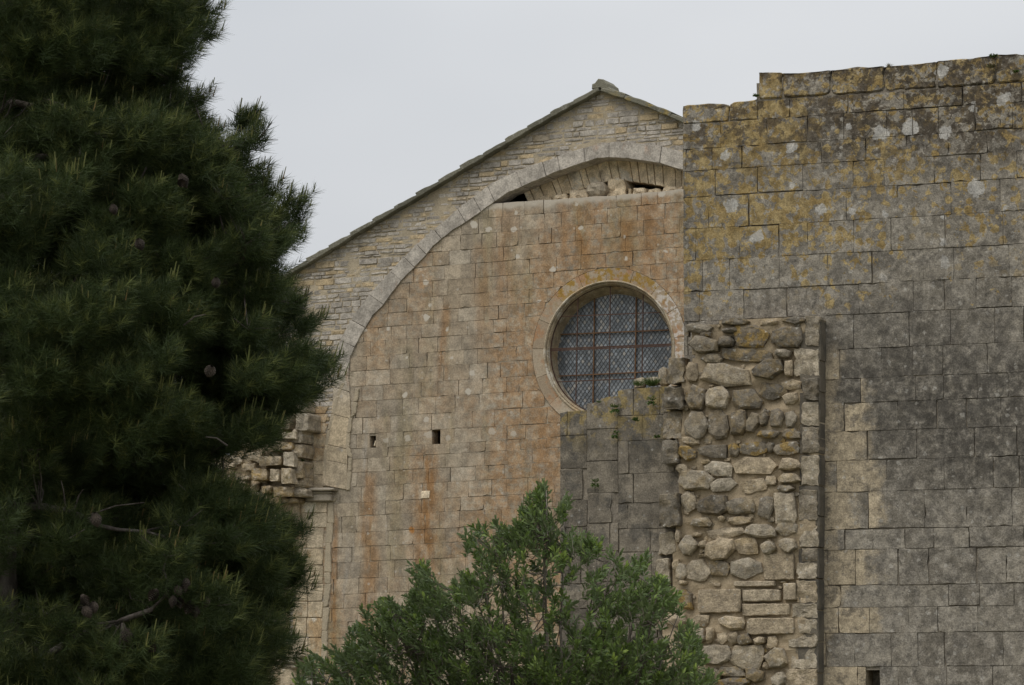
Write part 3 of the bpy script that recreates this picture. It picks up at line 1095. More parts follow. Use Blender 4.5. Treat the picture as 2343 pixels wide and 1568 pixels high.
# left of the arch: plastered strip, impost, pier, capital and column
mb = MB()
z2 = lambda x, y: ((900 + x / 2.852) * .60486, (1450 + y / 2.852) * .60486)
z3 = lambda x, y: ((900 + x / 2.266) * .60486, (1900 + y / 2.266) * .60486)
ys = [250, 330, 430, 540, 690, 840, 990, 1130]
for a, b in zip(ys, ys[1:]):
    q = G.pts([z2(700, b), z2(925 if b > 700 else 940, b), z2(935 if b > 700 else 975, a), z2(720, a)])
    prism(mb, q, 0.0, .3, gap=.002, bev=.008)
ys = [1280, 1400, 1560]
for a, b in zip(ys, ys[1:]):
    prism(mb, G.pts([z2(640, b), z2(960, b), z2(965, a), z2(640, a)]), -0.02, .3, gap=.002, bev=.008)
ys = [220, 395, 540, 700, 850, 990, 1160, 1330, 1480]
for a, b in zip(ys, ys[1:]):
    x0 = R.choice([430, 470])
    xm = R.choice([560, 590, 600])
    prism(mb, G.pts([z3(xm, b), z3(735 - b * .012, b), z3(745 - a * .012, a), z3(xm, a)]), -0.02, .3, gap=.003, bev=.01)
    prism(mb, G.pts([z3(x0, b), z3(xm, b), z3(xm, a), z3(x0, a)]), -0.02 + R.uniform(.0, .02), .3, gap=.003, bev=.01)
mb.build('pier', m_beige, church)
# a fat smear of mortar closes the joint between pier and wall
mb = MB()
L_ = [z2(1010, 1230), z3(775, 0), z3(765, 180), z3(752, 350), z3(740, 600), z3(745, 700), z3(730, 900), z3(722, 1100), z3(712, 1400)]
for (x, y), (x2, y2) in zip(L_, L_[1:]):
    w1, w2 = R.uniform(11, 17), R.uniform(11, 17)
    prism(mb, G.pts([(x2, y2), (x2 + w2, y2), (x + w1, y), (x, y)]), -0.03, .3, gap=-.004, bev=.012, jit=.01, sub=.05)
L_ = [z2(1120, 0), z2(1060, 150), z2(1010, 330), z2(970, 500), z2(930, 720), z2(915, 1110)]
for (x, y), (x2, y2) in zip(L_, L_[1:]):
    prism(mb, G.pts([(x2, y2), (x2 + 8, y2), (x + 9, y), (x, y)]), -0.036, .3, gap=-.004, bev=.01, jit=.008, sub=.05)
L_ = [z2(1270, 60), z2(1250, 200), z2(1235, 330), z2(1200, 370), z2(1175, 540), z2(1165, 690), z2(1195, 800), z2(1185, 950), z2(1170, 1160)]
for (x, y), (x2, y2) in zip(L_, L_[1:]):
    prism(mb, G.pts([(x2, y2), (x2 + 9, y2), (x + 9, y), (x, y)]), -0.036, .3, gap=-.004, bev=.01, jit=.012, sub=.05)
mb.build('mortar_joint', m_mort_g, church)
mb = MB()
for (xa, xb, ya, yb_, pr) in ((740, 1035, 1125, 1165, .22), (750, 1015, 1165, 1195, .16), (735, 1005, 1190, 1275, .13)):
    prism(mb, G.pts([z2(xa, yb_), z2(xb, yb_ - 4), z2(xb, ya), z2(xa, ya)], -pr), -pr, .2, (.1, .2, .5), gap=-.001, bev=.02, jit=.004)
mb.build('impost', mat_mortar('weathered_impost', (0.26, 0.225, 0.175), (0.36, 0.315, 0.25)), church)
mb = MB()
m_cap = mat_rubble()
for (xa, xb, ya, yb_, pr) in ((390, 590, 1310, 1345, .22), (375, 585, 1342, 1385, .26), (395, 570, 1385, 1432, .2)):
    prism(mb, G.pts([z3(xa, yb_), z3(xb, yb_), z3(xb, ya), z3(xa, ya)]), -pr, .1, (.55, .05, .3), gap=0, bev=.035, jit=.004)
mb.build('capital', m_cap, church)
mb = MB()
cu0, cu1 = G.uv(*z3(372, 1440))[0], G.uv(*z3(520, 1440))[0]
zt = G.uv(*z3(400, 1428))[1]
cr = (cu1 - cu0) / 2
tube(mb, [((cu0 + cu1) / 2, -.02, 0), ((cu0 + cu1) / 2, -.02, zt * .5), ((cu0 + cu1) / 2, -.02, zt)], cr, cr * .96, seg=20)
mb.build('column', m_beige, church)

# broken springing of a lost vault
mb = MB()
m_rub = m_cap
SP = [  # x, y, w, h of the face in the crop, how far it stands out, tone, lichen, warmth
    (690, 420, 150, 210, .55, .55, .0, .2), (545, 560, 170, 110, .62, .85, .1, .3), (525, 680, 150, 120, .58, .5, .8, .9), (545, 825, 120, 165, .66, .95, .0, .2), (525, 990, 135, 175, .68, .9, .3, .5),
    (390, 990, 115, 155, .60, .9, .1, .6), (225, 985, 180, 140, .5, .3, .7, 1.0), (345, 840, 250, 120, .52, .55, .3, .6), (305, 1135, 125, 100, .45, .45, .5, 1.0), (480, 1160, 220, 120, .5, .55, .6, .9),
    (670, 1165, 160, 110, .42, .6, .1, .3), (640, 560, 120, 180, .5, .6, .0, .2), (630, 740, 140, 180, .5, .45, .2, .5), (640, 920, 130, 200, .48, .45, .3, .6), (655, 1060, 140, 130, .4, .5, .3, .6),
    (300, 560, 200, 130, .45, .8, .1, .4), (380, 690, 170, 120, .4, .4, .2, .6), (180, 790, 160, 120, .3, .8, .2, .6), (60, 620, 190, 140, .3, .8, .1, .4), (-60, 760, 200, 150, .3, .6, .2, .5),
    (110, 900, 160, 110, .28, .5, .2, .7), (-100, 900, 200, 130, .28, .7, .2, .6), (640, 240, 200, 150, .4, .6, .1, .3), (330, 1250, 280, 110, .3, .6, .5, 1.0), (560, 1270, 200, 80, .3, .35, .3, .9), (130, 1200, 140, 150, .3, .5, .3, .9),
    (470, 430, 180, 120, .4, .6, .1, .3), (-200, 1050, 240, 180, .25, .5, .2, .6), (-20, 1060, 200, 160, .25, .6, .2, .6)]
for (x, y, w, h, pr, t, l, wm) in SP:
    if x < -50: continue
    y += R.uniform(-14, 14); h *= R.uniform(.8, 1.05)
    q = G.pts([z2(x - w / 2, y + h / 2), z2(x + w / 2, y + h / 2 + R.uniform(-8, 8)), z2(x + w / 2 + R.uniform(-10, 10), y - h / 2), z2(x - w / 2 + R.uniform(-10, 10), y - h / 2)], -pr)
    prism(mb, q, -pr, .2, (t, l, wm), gap=.006, bev=.012, jit=.015, sub=.05, dome=.012, rough=.04, tilt=.02)
for k in range(46):
    x = R.uniform(-560, 330); y = R.uniform(830 if x < 100 else 760, 1250) + (120 if x < -300 else 0)
    w, h = R.uniform(70, 150), R.uniform(55, 110)
    pr = R.uniform(.16, .3)
    q = G.pts([z2(x - w / 2, y + h / 2), z2(x + w / 2, y + h / 2 + R.uniform(-14, 14)), z2(x + w / 2 + R.uniform(-14, 14), y - h / 2), z2(x - w / 2 + R.uniform(-14, 14), y - h / 2 + R.uniform(-14, 14))], -pr)
    prism(mb, q, -pr, -.02, (R.uniform(.3, .95), R.uniform(0, .5), R.uniform(.1, .9)), gap=.0, bev=.02, jit=.02, sub=.05, dome=.02, rough=.05, tilt=.04)
bx = G.pts([ z2(700, 1600), z2(700, 200), z2(560, 330), z2(420, 470), z2(380, 620), z2(230, 700), z2(120, 780), z2(-60, 770), z2(-320, 760), z2(-560, 880), z2(-640, 1600)])
prism(mb, bx, -.12, .2, (.45, .2, .8), gap=0, bev=.03, jit=.03, rough=.04, dome=.02)
lw = G.pts([z3(-300, 1560), z3(440, 1560), z3(440, 60), z3(-300, 60)])
prism(mb, [(lw[0][0], 0), (lw[1][0], 0), lw[2], lw[3]], -.05, .2, (.5, .3, .9), gap=0, bev=.03, jit=.02)
mb.build('broken_springer', m_rub, church)

# ------------------------------------------------------------------ the lichened wall on the right
wall = empty('stone_wall', 'tall grey ashlar wall blotched with ochre and white lichen, with a stepped top at its left end', 'wall', frame=W)
m_wall = mat_lichen_wall()
m_mort_w = mat_mortar('grey_lime_mortar', (0.26, 0.225, 0.175), (0.20, 0.175, 0.14))
c3 = lambda x, y: ((2500 + x / 1.651) * .60486, (150 + y / 1.651) * .60486)
top_px = [c3(*p) for p in ((130, 418), (150, 412), (165, 407), (300, 402), (405, 398), (418, 406), (424, 424), (430, 400), (440, 391), (590, 377), (604, 375), (607, 206), (740, 205), (752, 210), (764, 226), (782, 212), (920, 204), (1055, 193), (1068, 200), (1080, 190), (1225, 172), (1385, 168), (1393, 180), (1402, 166), (1560, 155), (1715, 142), (1725, 134), (1850, 124), (2070, 101), (2078, 106), (2086, 98), (2230, 88), (2240, 96), (2265, 95))]
WT = W.pts(top_px)
UW1 = WT[-1][0] + 4.0
WT.append((UW1, WT[-1][1] + 0.12))
UW0 = W.uv(1563, 700)[0]
vt = [W.uv(1566, y)[1] for y in (285, 343, 393, 453, 525, 598, 669)] + [W.uv(1885, y)[1] for y in (722, 801, 869, 924, 989, 1056, 1127, 1213, 1259, 1341, 1391, 1449, 1526, 1600)]
v = vt[-1]
while v > 0.1:
    v -= R.uniform(.36, .5); vt.append(v)
hi_ = vt[0]
vt = [hi_ + 1.02, hi_ + .72, hi_ + .40] + vt
vt = sorted(set(vt))
step_u = W.uv(1733, 200)[0]
def topw(u): return interp(WT, u)
def warp_w(x, y):
    t = topw(x)
    return max(UW0 + R.uniform(0, .012), min(UW1, x)), min(y, t + .02 * mnoise.noise(Vector((x * 4, 2, 0))))
def test_w(u, v): return UW0 - .3 < u < UW1 and v < topw(u) + .08
hole_w = (W.uv(1980, 1562)[0], W.uv(2012, 1562)[0], W.uv(1996, 1566)[1])
mb = MB()
low = [x for x in vt if x <= hi_ + .001]
course_blocks(mb, low, UW0, UW1, 0.36, 0.80, 0.0, test_w, 0.0, .35, warp_w, (hole_w,), open_p=0.15, dvar=.004, gmin=.001, gmax=.015, jit=.006, bev=.003)
def tb(u, v):
    if abs(v - hole_w[2]) < .2 and hole_w[0] - .02 < u < hole_w[1] + .02: return False
    return UW0 + .02 < u < UW1 - .02 and v < topw(u) - .03
backing(mb, lambda u, v: tb(u, v) and v < hi_ + .03, UW0, UW1, 0, 12, .085, .010, .045)
box(mb, UW0 + .03, UW1, .36, 1.5, 0, hi_ - .05)
mb.build('wall_face', [m_wall, m_mort_w], wall)
# upper courses
mb = MB()
lines_l = [hi_, W.uv(1566, 200)[1]]
seg_l = [UW0, W.uv(1667, 260)[0], step_u]
for a, b in zip(seg_l, seg_l[1:]):
    prism(mb, [(a, hi_), (b, hi_), (b, hi_ + .6), (a, hi_ + .6)], R.uniform(-.006, .006), .5, gap=.005, bev=.014, jit=.008, warp=warp_w, sub=.07)
def up(px): return W.uv(px, 180)[0]
ledge = [W.uv(1735, 230)[1], W.uv(2342, 207)[1]]
lv = lambda u: ledge[0] + (u - step_u) / (W.uv(2342, 207)[0] - step_u) * (ledge[1] - ledge[0])
course_blocks(mb, [hi_, ledge[0]], step_u, UW1, .5, .9, 0, lambda u, v: u > step_u - .4, 0.0, .5, lambda x, y: (max(step_u, min(UW1, x)), min(y, topw(x))), open_p=.35, dvar=.008, jit=.006)
tops = [1735, 1789, 1900, 2022, 2142, 2275, 2400, 2540, 2700, 2850]
for a, b in zip(tops, tops[1:]):
    ua_, ub = up(a), min(UW1, up(b))
    if ub <= ua_: continue
    prism(mb, [(ua_, ledge[0]), (ub, ledge[0]), (ub, 20), (ua_, 20)], R.uniform(-.012, .004), .5, gap=.004, bev=.022, jit=.014, warp=lambda x, y: (x, min(y, topw(x) + .015 * mnoise.noise(Vector((x * 5, 2, 0))))), sub=.07)
backing(mb, lambda u, v: tb(u, v) and v > hi_ - .03 and (u > step_u + .05 or v < topw(u) - .08), UW0, UW1, hi_ - .03, 13, .06, .012, .06)
box(mb, UW0 + .03, step_u, .51, 1.5, hi_ - .04, hi_ + .2)
box(mb, step_u + .03, UW1, .51, 1.5, hi_ - .04, topw(step_u + .3) - .15)
mb.build('coping', [m_wall, m_mort_w], wall)

# ------------------------------------------------------------------ torn-off wall end: rubble core
pier = empty('rubble_pier', 'torn wall end of rough stones in sandy mortar, square quoins up its right edge', 'ruin', frame=W)
PD = -0.26
zA = lambda x, y: ((2400 + x / 2.091) * .60486, (1150 + y / 2.091) * .60486)
zB = lambda x, y: ((2400 + x / 2.113) * .60486, (1850 + y / 2.113) * .60486)
m_core = mat_mortar('sandy_core_mortar', (0.40, 0.318, 0.212), (0.30, 0.240, 0.160))
mb = MB()
core_px = [zA(1455, 130), zA(1040, 118), zA(700, 140), zA(440, 190), zA(440, 330), zA(470, 420), zA(380, 500), zA(370, 800), zA(360, 1050), zA(330, 1200), zA(330, 1500), zB(330, 320), zB(300, 560), zB(290, 760), zB(230, 1000), zB(210, 1300), zB(200, 1640), zB(1430, 1640)]
core = W.pts(core_px, PD)
core = [(u, (0.0 if v_ < EYE + .25 else v_)) for u, v_ in core]
us = [p[0] for p in core]
def t_core(u, v): return inside((u, v), core)
step = .05
nu = int((max(us) - min(us)) / step) + 2
nvv = int(core[0][1] / step) + 3
u_0 = min(us) - .02
idx, vs, fs = {}, [], []
def cid(i, j):
    if (i, j) not in idx:
        u, v_ = u_0 + i * step, j * step
        d = .012 + .07 * mnoise.noise(Vector((u * 2.2, v_ * 2.2, 9))) + .035 * mnoise.noise(Vector((u * 8, v_ * 8, 2)))
        idx[(i, j)] = len(vs); vs.append((u, PD + .018 + d, v_))
    return idx[(i, j)]
for i in range(nu):
    for j in range(nvv):
        if t_core(u_0 + (i + .5) * step, (j + .5) * step):
            fs.append((cid(i, j), cid(i + 1, j), cid(i + 1, j + 1), cid(i, j + 1)))
front = len(vs)
edge = {}
for f in fs:
    for a, b in zip(f, f[1:] + f[:1]):
        k = (min(a, b), max(a, b)); edge[k] = edge.get(k, 0) + 1
for (a, b), n_ in list(edge.items()):
    if n_ == 1:
        k = len(vs)
        vs += [(vs[a][0], .02, vs[a][2]), (vs[b][0], .02, vs[b][2])]
        fs.append((a, b, k + 1, k))
mb.add(vs, fs, (.5, .5, .5), 1)

TONE = {0: (.12, .15, .05), 1: (.32, .28, .15), 2: (.70, .12, .2), 3: (.70, .05, .8), 4: (.28, .95, .3)}
STA = [(500, 190, 200, 70, 0), (790, 140, 200, 60, 0), (750, 208, 130, 44, 0), (920, 250, 260, 170, 4), (725, 295, 120, 90, 0), (545, 320, 220, 130, 1), (1200, 265, 260, 150, 1), (1260, 125, 170, 60, 0), (1060, 150, 130, 50, 3),
       (600, 430, 160, 70, 1), (890, 405, 390, 100, 1), (1170, 390, 110, 60, 2), (455, 540, 110, 140, 3), (715, 555, 370, 180, 2), (1050, 520, 250, 160, 1), (1215, 510, 60, 130, 3), (1235, 640, 150, 90, 3), (1090, 690, 200, 130, 0), (560, 235, 80, 50, 4),
       (480, 740, 150, 180, 1), (650, 740, 170, 160, 2), (880, 755, 250, 150, 0), (1230, 745, 120, 90, 3), (485, 960, 170, 200, 1), (655, 950, 160, 220, 1), (815, 940, 130, 200, 1), (930, 940, 100, 150, 1), (1020, 900, 70, 130, 1), (1120, 900, 110, 140, 1), (1230, 910, 90, 120, 2),
       (1065, 1030, 190, 70, 4), (1240, 1025, 140, 80, 4), (410, 1180, 150, 110, 4), (615, 1165, 230, 100, 0), (785, 1155, 90, 110, 4), (940, 1140, 200, 110, 4), (1070, 1130, 50, 80, 0), (1195, 1140, 190, 100, 4), (440, 1080, 130, 70, 3),
       (660, 1305, 230, 100, 2), (955, 1280, 320, 130, 3), (1220, 1270, 150, 90, 3), (1215, 1380, 170, 80, 3), (470, 1390, 270, 150, 2), (700, 1430, 210, 100, 2), (940, 1440, 190, 100, 3), (1075, 1400, 80, 80, 3), (1190, 1460, 120, 50, 1), (370, 1300, 90, 70, 3), (560, 1250, 70, 40, 3)]
STB = [(430, 95, 110, 150, 2), (610, 130, 230, 150, 0), (840, 135, 210, 130, 1), (1045, 150, 130, 170, 0), (1195, 145, 180, 240, 2), (530, 265, 150, 80, 2), (690, 235, 50, 50, 3), (840, 250, 190, 60, 3), (730, 355, 290, 80, 3), (1000, 335, 230, 110, 2), (1215, 320, 160, 110, 2),
       (490, 365, 70, 40, 3), (425, 455, 150, 150, 2), (670, 480, 240, 160, 3), (885, 455, 210, 130, 3), (1065, 465, 120, 100, 2), (1220, 445, 130, 110, 2), (880, 635, 260, 180, 2), (670, 635, 160, 120, 1), (500, 655, 190, 170, 2), (370, 665, 80, 130, 2),
       (395, 880, 120, 160, 4), (330, 1045, 170, 90, 3), (525, 1050, 130, 100, 3), (770, 1070, 200, 110, 3), (510, 1170, 100, 110, 2), (600, 1170, 60, 120, 3), (705, 1190, 90, 100, 3), (785, 1190, 80, 90, 3), (870, 1200, 100, 100, 1), (985, 1215, 90, 60, 3), (1095, 1225, 80, 90, 3),
       (650, 1325, 250, 140, 2), (895, 1350, 270, 180, 2), (1130, 1350, 190, 160, 2), (1050, 1410, 60, 60, 3), (635, 1480, 110, 110, 1), (780, 1460, 200, 80, 1), (960, 1490, 140, 110, 1), (790, 1545, 240, 80, 4), (1150, 1520, 110, 120, 2), (325, 610, 60, 90, 3), (345, 380, 40, 110, 3), (540, 440, 60, 60, 3), (380, 750, 60, 40, 3)]
FLAT = [(1145, 620, 250, 220), (950, 757, 340, 56), (1235, 820, 110, 150), (675, 895, 350, 200), (1010, 850, 310, 106), (1045, 962, 390, 106), (1085, 1095, 380, 140)]


def hull(mb, P, yb, yf, rn):
    """an angular broken stone: the hull of its outline and of a few points on its face, roughened"""
    cx = sum(p[0] for p in P) / len(P); cy = sum(p[1] for p in P) / len(P)
    bm = bmesh.new()
    for (x, y) in P:
        bm.verts.new((x, yb, y))
        bm.verts.new((x + (cx - x) * .03, yf * .45 + PD * .55 + R.uniform(-.01, .01), y + (cy - y) * .03))
        k = R.uniform(.12, .32)
        bm.verts.new((x + (cx - x) * k, yf + R.uniform(.0, .022), y + (cy - y) * k))
    bm.verts.new((cx + R.uniform(-.03, .03), yf - R.uniform(.0, .02), cy + R.uniform(-.02, .02)))
    bmesh.ops.convex_hull(bm, input=bm.verts[:])
    bmesh.ops.delete(bm, geom=[v for v in bm.verts if not v.link_faces], context='VERTS')
    bmesh.ops.subdivide_edges(bm, edges=[e for e in bm.edges if e.calc_length() > .06], cuts=2, use_grid_fill=True)
    bmesh.ops.triangulate(bm, faces=bm.faces[:])
    o = R.uniform(0, 99)
    for v in bm.verts:
        if v.co.y < PD + .03:
            d = mnoise.noise_vector(v.co * 9 + Vector((o, 0, 0))) * .010 + mnoise.noise_vector(v.co * 22 + Vector((o, 5, 0))) * .005
            v.co += d
    bm.normal_update()
    bm.verts.index_update()
    mb.add([v.co.copy() for v in bm.verts], [tuple(v.index for v in f.verts) for f in bm.faces], rn)
    bm.free()


def rubble_stone(mb, z, x, y, w, h, tone, pr=None):
    w *= 1.13; h *= 1.13
    n = R.randint(6, 9)
    a0_ = R.uniform(0, 6.28)
    e = R.uniform(3.0, 6.0)
    q = []
    rot = R.uniform(-.12, .12)
    for k in range(n):
        t = a0_ + 2 * math.pi * k / n + R.uniform(-.28, .28)
        c, s = math.cos(t), math.sin(t)
        rr = (abs(c) ** e + abs(s) ** e) ** (-1 / e) * R.uniform(.84, 1.08)
        dx, dy = c * rr * w / 2, s * rr * h / 2
        q.append(z(x + dx * math.cos(rot) - dy * math.sin(rot), y - dx * math.sin(rot) - dy * math.cos(rot)))
    pr = pr if pr is not None else R.uniform(.03, .115)
    t, l, wm = TONE[tone]
    if z is zA: t *= .5 + .5 * min(1, max(0, y / 1350))      # the upper stones are greyer with lichen
    rn = (min(1, max(0, t + R.uniform(-.16, .16))), min(1, max(0, l + R.uniform(-.1, .25) if tone != 4 else l)), min(1, max(0, wm + R.uniform(-.15, .2))))
    P = W.pts(q, PD - pr * .5)
    hull(mb, P, PD + .10, PD - pr, rn)


for s in STA: rubble_stone(mb, zA, *s)
for s in STB: rubble_stone(mb, zB, *s)
for k in range(150):                          # chips packed into the mortar
    x, y = R.uniform(380, 1290), R.uniform(150, 3100)
    z, yy = (zA, y) if y < 1520 else (zB, y - 1520 + 40)
    rubble_stone(mb, z, x, yy, R.uniform(22, 60), R.uniform(16, 45), R.choice([1, 2, 3, 3, 3, 4]), R.uniform(-.05, .005))
for (x, y, w, h) in FLAT:
    q = W.pts([zB(x - w / 2, y + h / 2), zB(x + w / 2, y + h / 2 - 4), zB(x + w / 2, y - h / 2), zB(x - w / 2, y - h / 2 + 4)], PD - .05)
    prism(mb, q, PD - .05 + R.uniform(-.02, .02), PD + .12, (R.uniform(.45, .75), .05, R.uniform(.6, .9)), gap=.004, bev=.012, jit=.008, sub=.06, tilt=.006)
mb.build('rubble_core', [m_rub, m_core], pier)

# quoins: the ashlar edge of the lost wall
QA = [(1400, 215, 110, 240, 1), (1360, 462, 210, 220, 2), (1390, 668, 130, 182, 0), (1390, 868, 150, 190, 2), (1390, 1075, 140, 210, 1), (1385, 1315, 145, 245, 2)]
QB = [(1385, 130, 155, 250, 1), (1388, 368, 145, 195, 2), (1395, 525, 125, 110, 1), (1370, 655, 160, 140, 2), (1370, 818, 160, 180, 3), (1350, 973, 195, 112, 2), (1370, 1095, 140, 120, 2), (1332, 1212, 220, 112, 2), (1342, 1355, 195, 170, 2), (1318, 1510, 240, 150, 3)]
qe = [W.uv(*zB(1450, 1640), PD - .04), W.uv(*zA(1456, 120), PD - .04)]
qedge = lambda v_: qe[0][0] + (qe[1][0] - qe[0][0]) * (v_ - qe[0][1]) / (qe[1][1] - qe[0][1])
for z, l in ((zA, QA), (zB, QB)):
    for (x, y, w, h, t) in l:
        q = MB()
        xr = x + w / 2 + (6 if w < 200 else 0)
        tt, li, wm = TONE[t]
        pr = R.uniform(.0, .03) if t else .085
        pl = W.pts([z(x - w / 2, y + h / 2), z(xr, y + h / 2), z(xr, y - h / 2), z(x - w / 2, y - h / 2)], PD - pr)
        pl[1] = (qedge(pl[1][1]) + R.uniform(-.012, .012), pl[1][1]); pl[2] = (qedge(pl[2][1]) + R.uniform(-.012, .012), pl[2][1])
        prism(q, pl, PD - pr, -.01, (min(1, tt + R.uniform(-.05, .15)), .12, wm), gap=.0, bev=.008, jit=.016, sub=.045, dome=.004, rough=.03, tilt=.012, chip=.22)
        q.build('quoin', m_rub, pier)
# the smooth side of the lost wall, at the quoins, black with grime
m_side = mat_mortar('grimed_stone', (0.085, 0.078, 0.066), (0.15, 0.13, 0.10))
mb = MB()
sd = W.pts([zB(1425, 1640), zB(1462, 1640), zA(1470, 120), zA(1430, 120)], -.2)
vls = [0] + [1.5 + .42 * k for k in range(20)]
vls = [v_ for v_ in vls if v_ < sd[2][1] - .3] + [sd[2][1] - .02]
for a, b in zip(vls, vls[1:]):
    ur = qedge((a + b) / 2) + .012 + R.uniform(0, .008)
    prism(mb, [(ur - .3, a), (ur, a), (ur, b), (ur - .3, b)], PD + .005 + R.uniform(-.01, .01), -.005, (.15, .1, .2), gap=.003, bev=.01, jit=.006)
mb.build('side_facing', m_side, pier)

# ------------------------------------------------------------------ stepped stump of dark ashlar
stump = empty('stepped_wall', 'low dark grey ashlar wall stump with stepped top, standing in front of the round window', 'wall', frame=W)
m_dark = mat_dark_ashlar()
zD = lambda x, y: ((2000 + x / 2.24) * .60486, (900 + y / 2.24) * .60486)
panels = [(1281, 1342, 945, .10), (1342, 1413, 927, .06), (1413, 1580, 890, .02)]
for pi_, (xa, xb, yt, dp) in enumerate(panels):
    mb = MB()
    d0 = PD + .12 + dp
    tl = W.uv(xa, yt, d0); ur = W.uv(xb, yt, d0)[0]
    ul = tl[0]
    vtop = tl[1]
    lines = [vtop]
    while lines[-1] > .3: lines.append(lines[-1] - R.uniform(.30, .46))
    lines.append(0); lines = sorted(lines)
    tp = [W.uv(*zD(*q), d0) for q in ([(268, 1485), (300, 1472), (400, 1468), (420, 1462)], [(420, 1412), (440, 1405), (605, 1398), (615, 1350), (760, 1342)], [(760, 1300), (790, 1285), (1030, 1268), (1042, 1290), (1050, 1265), (1180, 1258), (1350, 1250)])[pi_]]
    wf = lambda x, y: (max(ul, min(ur, x)), min(y, interp(tp, x)))
    lines[-1] = vtop + .25
    course_blocks(mb, lines, ul, ur, .34, .8, .0, lambda u, v: ul - .3 < u < ur + .2, d0, d0 + .4, wf, open_p=.30, dvar=.004, gmax=.011, jit=.005, bev=.005)
    backing(mb, lambda u, v: ul < u < ur + .03 and v < interp(tp, u) - .04, ul, ur, 0, vtop + .2, .07, d0 + .005, d0 + .05)
    box(mb, ul + .02, ur - .02, d0 + .38, d0 + 1.0, 0, vtop - .08)
    mb.build('wall_panel', [m_dark, m_mort_w], stump)
# toothing stones left sticking out where the core begins, and the last stones above the steps
TO = [(zA, 300, 745, 160, 190, .16, 0), (zA, 275, 1168, 140, 205, .14, 0), (zA, 325, 525, 140, 215, .08, 1), (zB, 272, 168, 172, 275, .18, 0), (zB, 258, 432, 140, 195, .03, 2), (zB, 225, 655, 125, 215, .05, 2), (zA, 300, 960, 170, 230, .03, 1), (zB, 215, 960, 110, 330, .02, 1)]
for (z, x, y, w, h, pr, t) in TO:
    q = MB()
    tt, li, wm = TONE[t]
    pl = W.pts([z(x - w / 2, y + h / 2), z(x + w / 2, y + h / 2 - 6), z(x + w * .42, y - h / 2), z(x - w * .45, y - h / 2 + 5)], PD - pr + .06)
    prism(q, pl, PD - pr + .06, PD + .4, (tt, li, wm), gap=.0, bev=.010, jit=.016, sub=.045, dome=.008, rough=.035, tilt=.02, chip=.15)
    q.build('toothing_stone', m_rub, stump)

# loose stones
def boulder(name, label, frame, px, py, w, h, depth, tone, parent=None, group=None, mat=None):
    u, v_ = frame.uv(px, py + h / 2, depth)
    sc_ = (frame.uv(px + w / 2, py, depth)[0] - frame.uv(px - w / 2, py, depth)[0])
    hh = frame.uv(px, py - h / 2, depth)[1] - v_
    mb = MB()
    n, mrings = 12, 7
    vs, fs = [], []
    sd_ = R.uniform(0, 50)
    for j in range(mrings + 1):
        ph = math.pi * j / mrings
        for k in range(n):
            th = 2 * math.pi * k / n
            d = Vector((math.sin(ph) * math.cos(th), math.sin(ph) * math.sin(th), math.cos(ph)))
            e = 3.2
            rr = (abs(d.x) ** e + abs(d.y) ** e + abs(d.z) ** e) ** (-1 / e)
            rr *= 1 + .22 * mnoise.noise(d * 2.2 + Vector((sd_, 0, 0)))
            vs.append((d.x * rr * sc_ / 2, d.y * rr * sc_ * .4, d.z * rr * hh / 2 + hh / 2))
    for j in range(mrings):
        for k in range(n):
            l = (k + 1) % n
            fs.append((j * n + k, (j + 1) * n + k, (j + 1) * n + l, j * n + l))
    mb.add(vs, fs, tone)
    ob = mb.build(name, mat or m_rub)
    p = frame.o + frame.w * u + frame.n * depth
    ob.location = (p.x, p.y, v_ - .005)
    ob.rotation_euler = (0, 0, -frame.a)
    return tag(ob, label, 'stone', group)


boulder('loose_stone', 'rough grey boulder lying on the ledge under the church arch', G, *c2(1030, 1160), 44, 35, .22, (.55, .02, .25))
gl = 'loose stones on the stepped wall'
boulder('loose_stone', 'small pale loose stone at the left of three on the stepped wall top', W, *zD(945, 1228), 26, 24, PD + .30, (.7, .1, .4), group=gl)
boulder('loose_stone', 'flat grey loose stone in the middle of three on the stepped wall top', W, *zD(1055, 1215), 32, 20, PD + .32, (.5, .1, .2), group=gl)
boulder('loose_stone', 'upright leaning loose stone beside the rubble, right of three on the stepped wall', W, *zD(1148, 1178), 26, 44, PD + .30, (.35, .3, .2), group=gl)

# ------------------------------------------------------------------ wall plants
m_weed = mat_leaf('weed_leaf', (0.055, 0.095, 0.025), (0.10, 0.15, 0.04), (0.15, 0.18, 0.06), trans=.3)
m_dry = mat_leaf('dry_weed', (0.12, 0.10, 0.05), (0.20, 0.17, 0.09), (0.2, 0.2, 0.1), trans=.3)


